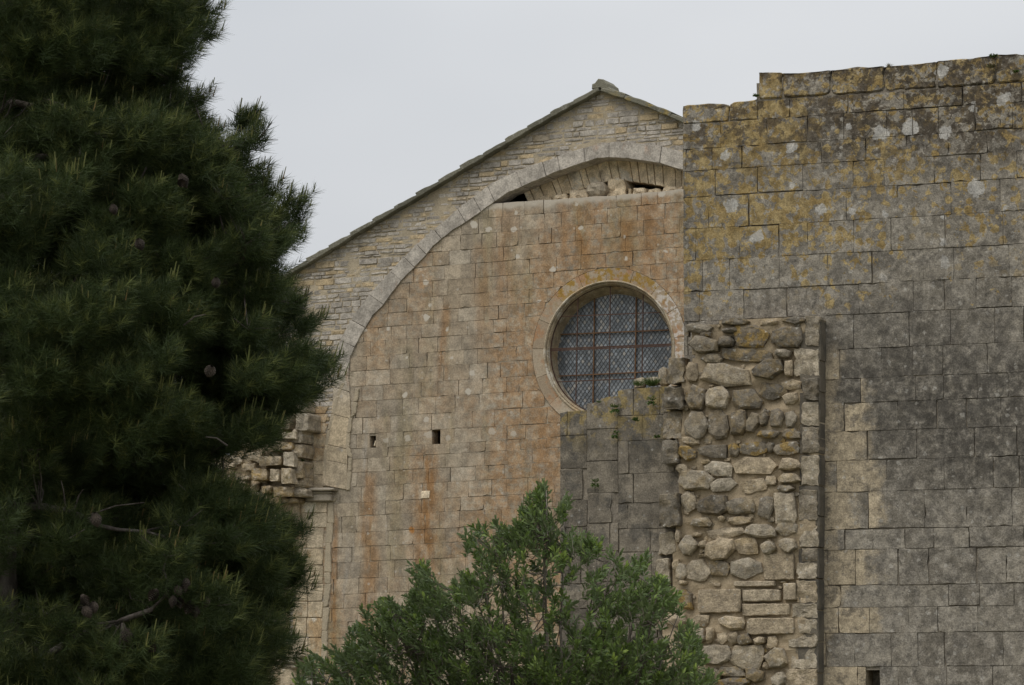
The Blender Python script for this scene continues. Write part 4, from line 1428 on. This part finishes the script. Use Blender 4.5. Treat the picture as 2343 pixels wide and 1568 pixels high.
def weed(label, cat, frame, px, py, rpx, depth, n=90, grass=False, hang=False, mat=None, group=None, name='wall_weed'):
    u, v_ = frame.uv(px, py, depth)
    p = frame.o + frame.w * u + frame.n * (depth - .01)
    s = frame.uv(px + rpx, py, depth)[0] - u
    V = []
    for k in range(n):
        a = R.uniform(0, 6.28)
        up_ = R.uniform(.3, 1.0) * (-1 if hang and R.random() < .7 else 1)
        d = Vector((math.cos(a) * .8, -abs(math.sin(a)) * .7, up_)).normalized()
        if grass:
            st = Vector((R.uniform(-.3, .3) * s, R.uniform(-.02, .02), 0)); L = s * R.uniform(.6, 1.3); w = .006
        else:
            st = d * s * R.uniform(.1, .8); L = R.uniform(.025, .05); w = L * .45
            d = (d + Vector((R.uniform(-.8, .8), R.uniform(-.8, .2), R.uniform(-.4, .8)))).normalized()
        sd_ = d.cross(Vector((R.uniform(-1, 1), R.uniform(-1, 1), R.uniform(-1, 1)))).normalized() * w / 2
        V += [st, st + d * L * .5 + sd_, st + d * L, st + d * L * .5 - sd_]
    V = np.array([tuple(q) for q in V])
    cols = np.repeat(NP.random((n, 3)), 4, axis=0)
    ob = tri_mesh(name, V, None, cols, [mat or m_weed], None, corners=4)
    ob.location = (p.x, p.y, v_)
    ob.rotation_euler = (0, 0, -frame.a)
    tag(ob, label, cat, group)
    return ob


gw = 'small plants growing on the old walls'
weed('bright green grass tuft on the stepped wall among the loose stones', 'plant', W, 1492, 884, 26, PD + .2, 200, True, group=gw)
weed('short green tuft at the left edge of the stepped wall ledge', 'plant', W, 1462, 884, 17, PD + .18, 110, True, group=gw)
weed('dark green fern-like weed hanging in the joint below the ledge', 'plant', W, 1492, 918, 12, PD + .10, 120, hang=True, group=gw)
weed('long trailing green weed down the second step of the dark wall', 'plant', W, 1408, 935, 13, PD + .13, 150, hang=True, group=gw)
weed('low trailing weed under the long one on the dark wall', 'plant', W, 1408, 995, 9, PD + .13, 90, hang=True, group=gw)
weed('small round weed in the joint right of the trailing one', 'plant', W, 1456, 965, 8, PD + .11, 70, group=gw)
weed('tiny dark weed beside the toothing stone', 'plant', W, 1504, 1003, 7, PD + .11, 60, group=gw)
weed('dusty weed growing in the middle of the dark wall face', 'plant', W, 1363, 1105, 12, PD + .15, 90, hang=True, group=gw)
weed('tiny sprig on the lowest step of the dark wall', 'plant', W, 1371, 922, 7, PD + .16, 50, True, group=gw)
weed('brown and green weed high in the angle of the broken vault', 'plant', G, 708, 1042, 13, -.06, 150, mat=m_dry, group=gw)
weed('bushy green weed above the impost of the arch', 'plant', G, 706, 1080, 13, -.06, 200, group=gw)
weed('small weed on the side of the broken vault', 'plant', G, 690, 1058, 8, -.3, 80, group=gw)
weed('green sprig at the foot of the step in the wall top', 'plant', W, 1731, 224, 8, .0, 60, group=gw)
weed('green sprig on the wall top near the right edge', 'plant', W, 2273, 133, 9, .0, 70, group=gw)
weed('dry grass wisps standing on the middle of the wall top', 'plant', W, 2035, 153, 9, .05, 40, True, mat=m_dry, group=gw)
weed('dry brown weed in the joint under the right coping block', 'plant', W, 2270, 158, 12, -.005, 80, mat=m_dry, group=gw)
weed('small green weed in the joint near the right end of the wall top', 'plant', W, 2325, 168, 7, -.005, 60, group=gw)

# ------------------------------------------------------------------ pine
PINE_D = 22.0
PX_M = F / PINE_D
pine_sil = [(-420, -330), (420, -330), (465, -120), (488, 0), (500, 75), (470, 125), (430, 180), (410, 225), (372, 246), (425, 236), (470, 215), (480, 275), (520, 300), (592, 285), (590, 315), (545, 340), (585, 352), (612, 410), (640, 432), (704, 465), (690, 505), (692, 560), (650, 590), (662, 640), (698, 690), (735, 742), (740, 785), (773, 830), (765, 880), (738, 930), (692, 950), (640, 998), (600, 1030), (555, 1046), (515, 1066), (480, 1074), (545, 1098), (585, 1124), (642, 1155), (700, 1205), (688, 1245), (694, 1290), (706, 1335), (690, 1400), (662, 1440), (680, 1485), (650, 1520), (640, 1570), (600, 1700), (450, 1800), (-420, 1800)]
TRX = -60
pbase = at(TRX, 1650, PINE_D + .4); pbase.z = 0
pine = empty('pine_tree', 'dark green long-needled pine tree with brown cones filling the left of the view', 'tree', loc=pbase)
m_bark = mat_bark('grey_pine_bark', (0.06, 0.050, 0.042), (0.125, 0.108, 0.094))
m_needle = mat_leaf('pine_needles', (0.028, 0.045, 0.015), (0.058, 0.082, 0.024), (0.140, 0.160, 0.048), trans=.22, rough=.55, spec=.25)
m_candle = mat_leaf('new_pine_shoots', (0.12, 0.14, 0.045), (0.18, 0.185, 0.06), (0.22, 0.14, 0.06), trans=.2)
ptop = at(TRX, -420, PINE_D + .4)
mb = MB()
tp_ = []
for k in range(12):
    t = k / 11
    tp_.append(Vector((.12 * math.sin(t * 5), .1 * math.cos(t * 4), t * ptop.z)))
tube(mb, tp_, .20, .05, 12, wob=.06)
mb.build('trunk', m_bark, pine, smooth=True)


def sil_right(py):
    """right edge of the crown at a height, in pixels"""
    xs = []
    for (a, b) in zip(pine_sil, pine_sil[1:]):
        if (a[1] - py) * (b[1] - py) <= 0 and a[1] != b[1]:
            xs.append(a[0] + (b[0] - a[0]) * (py - a[1]) / (b[1] - a[1]))
    return max(xs) if xs else 400


def world_pt(px, py, dist):
    return at(px, py, dist)


clumps = []          # centre (world), horizontal radius, vertical radius, outward direction


def bad(px, py):     # open places: the dark hollow with the limb, chinks of sky low on the left
    for (cx, cy, rx, ry) in ((42, 1240, 40, 34), (48, 1405, 44, 40), (110, 1490, 66, 30), (225, 1385, 24, 20), (540, 605, 20, 12), (18, 1310, 12, 14), (395, 1330, 10, 8)):
        if ((px - cx) / rx) ** 2 + ((py - cy) / ry) ** 2 < 1: return True
    return False


PR = random.Random(5)
def hollow(px, py):  # the dark spaces between one tier of boughs and the next
    for (cx, cy, rx, ry) in ((200, 222, 190, 34), (380, 190, 80, 60), (170, 1160, 270, 42), (520, 650, 70, 60), (560, 930, 120, 60), (330, 1080, 120, 40), (420, 500, 60, 30), (120, 560, 60, 24), (250, 830, 90, 24)):
        if ((px - cx) / rx) ** 2 + ((py - cy) / ry) ** 2 < 1: return True
    return mnoise.noise(Vector((px / 150, py / 75, 4.2))) > .22


tries = 0
def add_clump(px, py, layer):
    rpx = PR.uniform(38, 80)
    Rr = max(60, sil_right(py) - TRX)
    s = px - TRX
    q = math.sqrt(max(0, Rr * Rr - s * s)) / PX_M
    dist = PINE_D + .4 + (-q * PR.uniform(.55, .95) if layer == 0 else q * PR.uniform(-.45, .7))
    rpx *= PINE_D / dist
    ddx = px - TRX
    if hollow(px, py): dist = PINE_D + .4 + PR.uniform(.1, .6)
    clumps.append((world_pt(px, py, dist), rpx / PX_M, rpx / PX_M * PR.uniform(.45, .7), Vector((ddx / Rr, (dist - PINE_D - .4) / (Rr / PX_M), .15)), px, py))


while len(clumps) < 620 and tries < 30000:
    tries += 1
    py = PR.uniform(-300, 1760)
    px = PR.uniform(-300 if PR.random() < .25 else -40, 740)
    # keep whole clump inside the outline
    if not inside((px, py), pine_sil) or bad(px, py): continue
    if not (inside((px + 64, py), pine_sil) and inside((px + 26, py - 44), pine_sil) and inside((px + 30, py + 34), pine_sil)): continue
    if any(abs(c[4] - px) < 15 and abs(c[5] - py) < 12 for c in clumps): continue
    add_clump(px, py, 0 if PR.random() < .55 else 1)
# the inside of the crown, behind its axis
for gy in range(-300, 1790, 46):
    for gx in range(-330, 740, 46):
        px, py = gx + PR.uniform(-18, 18), gy + PR.uniform(-18, 18)
        if bad(px, py) or not inside((px + 66, py), pine_sil) or not inside((px + 26, py - 44), pine_sil) or not inside((px + 30, py + 36), pine_sil): continue
        dist = PINE_D + .4 + PR.uniform(.2, 1.0)
        clumps.append((world_pt(px, py, dist), .14, .10, Vector((.3, .4, .2)), px, py))
# outer sprays follow the outline
for (a, b) in zip(pine_sil[2:-3], pine_sil[3:-2]):
    L = math.hypot(b[0] - a[0], b[1] - a[1])
    for k in range(max(1, int(L / 30))):
        t = (k + PR.random()) / max(1, int(L / 30))
        px, py = a[0] + (b[0] - a[0]) * t, a[1] + (b[1] - a[1]) * t
        nx, ny = -(b[1] - a[1]) / L, (b[0] - a[0]) / L       # inwards
        rpx = PR.uniform(13, 30)
        if 330 < px < 460 and 200 < py < 262: continue
        ins = rpx * 1.1 + PR.choice([10, 14, 24, 42])
        px2, py2 = px + nx * ins, py + ny * ins
        dist = PINE_D + .4 + PR.uniform(-.3, .3)
        clumps.append((world_pt(px2, py2, dist), rpx / PX_M, rpx / PX_M * .7, Vector((-nx, 0, ny * .6 + .25)), px2, py2))
TIPS = [(495, 70), (470, 218), (585, 285), (592, 300), (700, 467), (690, 470), (688, 545), (735, 745), (770, 832), (760, 860), (698, 1210), (704, 1332), (692, 695), (640, 435), (610, 400), (680, 1480), (690, 1290), (500, 30), (20, 175), (60, 200), (30, 205), (560, 280)]

shoots_p, shoots_d, shoots_l, shoots_new = [], [], [], []
def shoot(p, d, l, new):
    shoots_p.append(p); shoots_d.append(d.normalized()); shoots_l.append(l); shoots_new.append(new)
for (c, rh, rv, od, px, py) in clumps:
    n = int(46 * (rh / .16) ** 1.6) + 7
    cnew = PR.choice([0, 0, .08, .2, .45])
    n = min(n, 75)
    od = od.normalized() if od.length > .01 else Vector((0, -1, .2))
    for k in range(n):
        a = PR.uniform(0, 6.283); rad = math.sqrt(PR.random()); h = PR.uniform(-1, 1)
        off = Vector((math.cos(a) * rad * rh, math.sin(a) * rad * rh, h * rv))
        d = Vector((off.x / rh * .8, off.y / rh * .8, .75 + PR.uniform(-.25, .3))) + od * .75
        shoot(c + off - d.normalized() * .05, d, PR.uniform(.07, .14), PR.random() < cnew and h > .0)
for (px, py) in TIPS:
    for k in range(5):
        p = world_pt(px - PR.uniform(8, 34), py + PR.uniform(2, 30), PINE_D + .4 + PR.uniform(-.15, .15))
        shoot(p, Vector((PR.uniform(.3, .9), PR.uniform(-.3, .3), PR.uniform(.4, 1))), PR.uniform(.08, .14), True)
sp = np.array([tuple(p) for p in shoots_p]); sd = np.array([tuple(p) for p in shoots_d]); sl = np.array(shoots_l); sn = np.array(shoots_new)
sp -= np.array(tuple(pbase))
NS = len(sp)


def perp(d):
    a = np.cross(d, np.array([0.31, 0.52, 0.8]))
    a /= np.linalg.norm(a, axis=-1, keepdims=True) + 1e-9
    return a, np.cross(d, a)


M = 40
d = np.repeat(sd, M, axis=0); p0 = np.repeat(sp, M, axis=0); l_ = np.repeat(sl, M)
t = NP.random(NS * M)
ph = NP.random(NS * M) * 6.2832
al = np.radians(68 - 38 * t + NP.normal(0, 9, NS * M))
pa, pb = perp(d)
rad = pa * np.cos(ph)[:, None] + pb * np.sin(ph)[:, None]
nd = d * np.cos(al)[:, None] + rad * np.sin(al)[:, None]
nl = NP.uniform(.065, .11, NS * M)
base = p0 + d * (t * l_)[:, None]
tip = base + nd * nl[:, None]
tip[:, 2] -= NP.uniform(0, .012, NS * M)
sv = np.cross(nd, NP.normal(0, 1, (NS * M, 3)))
sv /= np.linalg.norm(sv, axis=1, keepdims=True) + 1e-9
wd = .0018
V = np.stack([base + sv * wd, base - sv * wd, tip], axis=1).reshape(-1, 3)
shade = np.repeat(NP.random(NS), M) * .6 + NP.random(NS * M) * .4
lite = np.clip(np.repeat(NP.random(NS), M) * .75 + t * .35, 0, 1)
cols = np.repeat(np.stack([shade, lite, NP.random(NS * M)], axis=1), 3, axis=0)
# woody twig of each shoot + the upright new growth
KN = 3
ca, cb = perp(sd)
cv, cc, cm = [], [], []
up_ = sd * .45 + np.array([0, 0, .9]); up_ /= np.linalg.norm(up_, axis=1, keepdims=True)
b0 = sp + sd * (sl * .92)[:, None]
hgt = NP.uniform(.035, .10, NS)
sel = np.where(sn)[0]
for k in range(KN):
    a, b = 2 * math.pi * k / KN, 2 * math.pi * (k + 1) / KN
    o1 = ca * math.cos(a) + cb * math.sin(a); o2 = ca * math.cos(b) + cb * math.sin(b)
    tri = np.stack([b0 + o1 * .0060, b0 + o2 * .0060, b0 + up_ * hgt[:, None] + o2 * .002], axis=1)[sel]
    cv.append(tri.reshape(-1, 3))
    tri2 = np.stack([b0 + o1 * .0060, b0 + up_ * hgt[:, None] + o2 * .003, b0 + up_ * hgt[:, None] + o1 * .003], axis=1)[sel]
    cv.append(tri2.reshape(-1, 3))
cv = np.concatenate(cv)
ccol = NP.random((len(cv) // 3, 3)).repeat(3, axis=0)
tri_mesh('crown', V, None, cols, [m_needle], pine)
tri_mesh('new_shoots', cv, None, ccol, [m_candle], pine)

# limbs from the trunk to the sprays
tw = MB()
limbs = []
PRl = random.Random(3)
def trunk_at(z):
    t = max(0, min(1, z / ptop.z))
    return Vector((.12 * math.sin(t * 5), .1 * math.cos(t * 4), z))
vis = [(c[0] - pbase, c[4], c[5]) for c in clumps]
for k in range(40):
    z = 1.6 + k * .18
    ang = k * 2.4
    tgt = None
    cands = [v_ for v_ in vis if abs(v_[0].z - z - .4) < .5]
    if not cands: continue
    tgt = PRl.choice(cands)[0]
    a = trunk_at(z)
    q = MB()
    pts = []
    for j in range(7):
        s = j / 6
        pp = a.lerp(tgt, s)
        pp.z += .12 * math.sin(s * 3.1) - .05 + PRl.uniform(-.05, .05)
        pp.x += PRl.uniform(-.05, .05)
        pts.append(pp)
    pts[0] = a
    tube(q, pts, .035, .010, 8, wob=.08)
    q.build('branch', m_bark, pine, smooth=True)
    limbs += pts[2:]
# the bare limb seen across the hollow
q = MB()
lp = [world_pt(x, y, PINE_D - .9) - pbase for x, y in ((-40, 1150), (20, 1162), (90, 1160), (160, 1172), (200, 1190), (235, 1205), (270, 1212), (330, 1216))]
lp = [trunk_at(lp[0].z - .15)] + lp
tube(q, lp, .038, .008, 9, wob=.08)
q.build('branch', m_bark, pine, smooth=True)
limbs += lp[2:]
q = MB()
lp = [world_pt(x, y, PINE_D - 1.15) - pbase for x, y in ((200, 1445), (280, 1420), (345, 1395), (380, 1362), (385, 1330), (374, 1305))]
lp = [trunk_at(lp[0].z - .3)] + lp
tube(q, lp, .024, .006, 9, wob=.08)
q.build('branch', m_bark, pine, smooth=True)
limbs += lp[2:]
for (c, px, py) in vis:
    near = min(limbs, key=lambda l: (l - c).length)
    if (near - c).length > .55: continue
    mid = near.lerp(c, .5) + Vector((PRl.uniform(-.05, .05), PRl.uniform(-.05, .05), -.04))
    tube(tw, [near, mid, c], .008, .004, 5)
    for j in range(5):
        tube(tw, [c, c + Vector((PRl.uniform(-.15, .15), PRl.uniform(-.15, .15), PRl.uniform(-.02, .12)))], .005, .002, 4)
for (x, y, x2, y2) in ((520, 1020, 470, 1000), (420, 745, 470, 720), (380, 1395, 430, 1385), (430, 1385, 470, 1360), (345, 1395, 300, 1370), (300, 1370, 290, 1345), (170, 1165, 190, 1120), (200, 1180, 330, 1150), (150, 1160, 140, 1100)):
    a = world_pt(x, y, PINE_D - 1.0) - pbase; b = world_pt(x2, y2, PINE_D - 1.05) - pbase
    tube(tw, [a, a.lerp(b, .5) + Vector((0, 0, .02)), b], .006, .003, 5)
tw.build('twigs', m_bark, pine)

# cones
m_cone = mat_bark('brown_pine_cone', (0.030, 0.024, 0.019), (0.068, 0.054, 0.042))
cb_ = MB()
vs, fs = [], []
rows, seg = 9, 10
for j in range(rows):
    t = j / (rows - 1)
    r = .024 * math.sin(math.pi * (0.12 + .85 * t) ** .8) + .002
    for k in range(seg):
        a = 2 * math.pi * (k + .5 * (j % 2)) / seg
        b0_ = Vector((math.cos(a), math.sin(a), 0))
        side = Vector((-math.sin(a), math.cos(a), 0))
        z = -.035 + .07 * (1 - t)
        i = len(vs)
        w = r * .33
        vs += [b0_ * r * .5 + side * w + Vector((0, 0, z)), b0_ * r * .5 - side * w + Vector((0, 0, z)), b0_ * r * 1.15 - side * w * .7 + Vector((0, 0, z - .006)), b0_ * r * 1.15 + side * w * .7 + Vector((0, 0, z - .006)), b0_ * r * .5 + Vector((0, 0, z + .009))]
        fs += [(i, i + 1, i + 2, i + 3), (i, i + 3, i + 4), (i + 3, i + 2, i + 4), (i + 2, i + 1, i + 4)]
cb_.add(vs, fs)
cone0 = None
CONES = [(543, 602), (558, 606), (540, 340), (533, 350), (415, 420), (494, 648), (510, 650), (420, 415), (195, 1373), (215, 1390), (200, 1400), (350, 1362), (395, 1377), (412, 1380), (408, 1352), (432, 1390), (447, 1400), (468, 1378), (425, 1340), (290, 1455), (298, 1468), (320, 1470), (345, 1480), (220, 1190), (480, 850), (320, 560), (260, 480)]
for i, (px, py) in enumerate(CONES):
    Rr = sil_right(py) - TRX
    q = math.sqrt(max(0, Rr * Rr - (px - TRX) ** 2)) / PX_M
    p = world_pt(px, py, PINE_D + .4 - q * (.9 if px < 500 else .4) - .15) - pbase
    if cone0 is None:
        cone0 = cb_.build('pine_cone', m_cone, pine); o = cone0
    else:
        o = cone0.copy(); C.objects.link(o); o.parent = pine
    o.location = p
    o.rotation_euler = (PRl.uniform(-.9, .9), PRl.uniform(-.9, .9), PRl.uniform(0, 6))
    s = PRl.uniform(.85, 1.25); o.scale = (s, s, s)

# ------------------------------------------------------------------ olive
OL_D = 25.0
olive_sil = [(640, 1640), (675, 1568), (702, 1505), (758, 1488), (791, 1471), (812, 1435), (837, 1393), (884, 1372), (930, 1356), (947, 1324), (963, 1284), (985, 1318), (1020, 1330), (1047, 1322), (1075, 1300), (1090, 1280), (1060, 1242), (1085, 1205), (1120, 1200), (1172, 1207), (1195, 1161), (1218, 1128), (1243, 1098), (1254, 1142), (1262, 1170), (1292, 1140), (1288, 1180), (1268, 1210), (1285, 1230), (1330, 1214), (1367, 1230), (1370, 1262), (1330, 1292), (1320, 1320), (1345, 1330), (1390, 1262), (1409, 1261), (1430, 1285), (1479, 1261), (1466, 1300), (1462, 1340), (1511, 1318), (1558, 1379), (1515, 1403), (1518, 1438), (1581, 1430), (1596, 1459), (1604, 1505), (1634, 1533), (1640, 1640), (1500, 1760), (800, 1760)]
obase = at(1290, 1650, OL_D); obase.z = 0
olive = empty('olive_tree', 'grey-green olive tree with narrow leaves rising in front of the church and dark wall', 'tree', loc=obase)
m_obark = mat_bark('olive_bark', (0.12, 0.10, 0.08), (0.24, 0.21, 0.17))
m_oleaf = mat_leaf('olive_leaf', (0.085, 0.138, 0.030), (0.138, 0.200, 0.045), (0.28, 0.37, 0.078), back=(0.15, 0.19, 0.085), trans=.3, rough=.45, spec=.4)
PO = random.Random(17)
OPX = F / OL_D
mb = MB()
tk = [Vector((.05 * math.sin(k * 1.3), .04 * math.cos(k), k * .22)) for k in range(5)]
tube(mb, tk, .13, .09, 11, wob=.1)
mb.build('trunk', m_obark, olive, smooth=True)
fork = tk[-1]
twigs, tw2 = MB(), MB()


def gapo(px, py):
    for (cx, cy, rx, ry) in ((1290, 1330, 26, 42), (1075, 1395, 26, 16), (1225, 1420, 30, 22), (1180, 1345, 14, 12), (1330, 1390, 22, 30), (1010, 1350, 16, 10), (1410, 1400, 14, 12), (1250, 1490, 26, 12), (960, 1450, 18, 10), (1100, 1330, 12, 10), (860, 1500, 14, 8), (1500, 1450, 18, 30)):
        if ((px - cx) / rx) ** 2 + ((py - cy) / ry) ** 2 < 1: return True
    return False


# main limbs: end points in the picture, then sprigs grown from them
ENDS = [(1243, 1112), (1290, 1150), (1090, 1230), (1130, 1225), (963, 1300), (890, 1390), (820, 1440), (720, 1510), (1365, 1245), (1400, 1280), (1475, 1275), (1510, 1335), (1550, 1385), (1585, 1450), (1620, 1540), (1040, 1350), (1200, 1300), (1320, 1400), (1450, 1400), (760, 1530), (950, 1480), (1120, 1440), (1400, 1500), (1240, 1240)]
sprig = []
nodes_ = []
for (px, py) in ENDS:
    dz = PO.uniform(-.5, .35)
    e = at(px, py + 6, OL_D + dz) - obase
    q = MB()
    pts = []
    for j in range(9):
        s = j / 8
        pp = fork.lerp(e, s)
        pp.x += (e.x - fork.x) * (-.18 * math.sin(math.pi * s)) * -1 * .6 + PO.uniform(-.02, .02)
        pp.z += -.12 * math.sin(math.pi * s) * (1 if abs(e.x) > .4 else 0) + PO.uniform(-.015, .015)
        pts.append(pp)
    pts[0] = fork.copy()
    tube(q, pts, .020, .003, 7, wob=.06)
    q.build('branch', m_obark, olive, smooth=True)
    nodes_ += pts[2:]


def to_px(p):
    w = p + obase - Vector((0, 0, EYE))
    y = w.y * math.cos(PITCH) + w.z * math.sin(PITCH)
    z = -w.y * math.sin(PITCH) + w.z * math.cos(PITCH)
    return CX + F * w.x / y, CY - F * z / y


cnt, tries = 0, 0
while cnt < 2750 and tries < 90000:
    tries += 1
    py = PO.uniform(1100, 1740); px = PO.uniform(650, 1640)
    if not inside((px, py), olive_sil): continue
    if gapo(px, py) and PO.random() < .93: continue
    if mnoise.noise(Vector((px / 46, py / 40, 2.7))) < -.19 and PO.random() < .75: continue
    if 1110 < px < 1330 and 1270 < py < 1470 and PO.random() < .45: continue
    half = 0.85 * math.sin(min(1, max(.15, (py - 1090) / 380)) * 1.57)
    p = at(px, py, OL_D + PO.uniform(-half, half)) - obase
    near = min(PO.sample(nodes_, min(len(nodes_), 60)), key=lambda l: (l - p).length)
    out = (p - Vector((0, 0, p.z - .5))).normalized()
    d = Vector((out.x * .7 + PO.uniform(-.5, .5), out.y * .7 + PO.uniform(-.6, .6), PO.uniform(.35, 1.1))).normalized()
    L = PO.uniform(.10, .20)
    st = p - d * L * .6
    en = p + d * L * .4
    ex, ey = to_px(en)
    if not inside((ex, ey), olive_sil) and PO.random() < .75: continue
    sprig.append((st, d, L)); cnt += 1
    tube(twigs, [st, p, en], .0026, .0012, 4)
    if (near - st).length < .28:
        tube(twigs, [near, near.lerp(st, .5) + Vector((0, 0, -.02)), st], .005, .0032, 4)
for (px, py) in ((1243, 1100), (1240, 1125), (1292, 1142), (1286, 1165), (963, 1288), (960, 1310), (1367, 1232), (1350, 1235), (1409, 1264), (1479, 1264), (1470, 1290), (1511, 1320), (1556, 1378), (1540, 1372), (1583, 1432), (1596, 1462), (1632, 1534), (1066, 1242), (1100, 1203), (1170, 1208), (840, 1392), (812, 1436), (792, 1474), (705, 1506), (690, 1540), (890, 1376), (1195, 1165), (1218, 1130), (1225, 1150), (1212, 1180)):
    for k in range(2):
        p = at(px + PO.uniform(-4, 4), py + 14 + PO.uniform(0, 10), OL_D + PO.uniform(-.2, .2)) - obase
        sprig.append((p - Vector((0, 0, .06)), Vector((PO.uniform(-.4, .4), PO.uniform(-.3, .3), 1)).normalized(), .11))
twigs.build('twigs', m_obark, olive)
sp = np.array([tuple(s[0]) for s in sprig]); sd = np.array([tuple(s[1]) for s in sprig]); sl = np.array([s[2] for s in sprig])
NS = len(sp); M = 22
d = np.repeat(sd, M, axis=0); p0 = np.repeat(sp, M, axis=0); l_ = np.repeat(sl, M)
t = np.tile(np.linspace(.12, 1.0, M), NS) + NP.normal(0, .02, NS * M)
ph = np.tile(np.arange(M) * 1.571 + (np.arange(M) // 2) * .3, NS) + NP.normal(0, .5, NS * M)
al = np.radians(58 - 34 * t + NP.normal(0, 14, NS * M))
pa, pb = perp(d)
rad = pa * np.cos(ph)[:, None] + pb * np.sin(ph)[:, None]
nd = d * np.cos(al)[:, None] + rad * np.sin(al)[:, None]
nl = NP.uniform(.042, .070, NS * M) * (1 - .3 * np.clip(t - .7, 0, 1))
base = p0 + d * (t * l_)[:, None]
sv = np.cross(nd, d); sv /= np.linalg.norm(sv, axis=1, keepdims=True) + 1e-9
sv = sv + NP.normal(0, .35, (NS * M, 3)); sv -= nd * np.sum(sv * nd, axis=1, keepdims=True); sv /= np.linalg.norm(sv, axis=1, keepdims=True) + 1e-9
nn = np.cross(nd, sv)
wd = nl * NP.uniform(.11, .17, NS * M)
flip = np.sign(np.sum(nn * d, axis=1))[:, None]
tip = base + nd * nl[:, None] - np.array([0, 0, 1]) * (nl * .1)[:, None]
m1, m2 = base + nd * (nl * .38)[:, None], base + nd * (nl * .72)[:, None]
w1, w2 = sv * wd[:, None], sv * (wd * .8)[:, None]
V = np.stack([base, m1 + w1, m2 + w2, tip, m2 - w2, m1 - w1], axis=1)
V = np.where((flip > 0)[:, :, None], V[:, ::-1, :], V).reshape(-1, 3)
shade = np.repeat(NP.random(NS), M) * .5 + NP.random(NS * M) * .5
lite = np.clip(np.repeat(NP.random(NS), M) * .55 + np.clip(t, 0, 1) * .5 + NP.normal(0, .06, NS * M), 0, 1)
cols = np.repeat(np.stack([shade, lite, NP.random(NS * M)], axis=1), 6, axis=0)
tri_mesh('crown', V, None, cols, [m_oleaf], olive, corners=6)
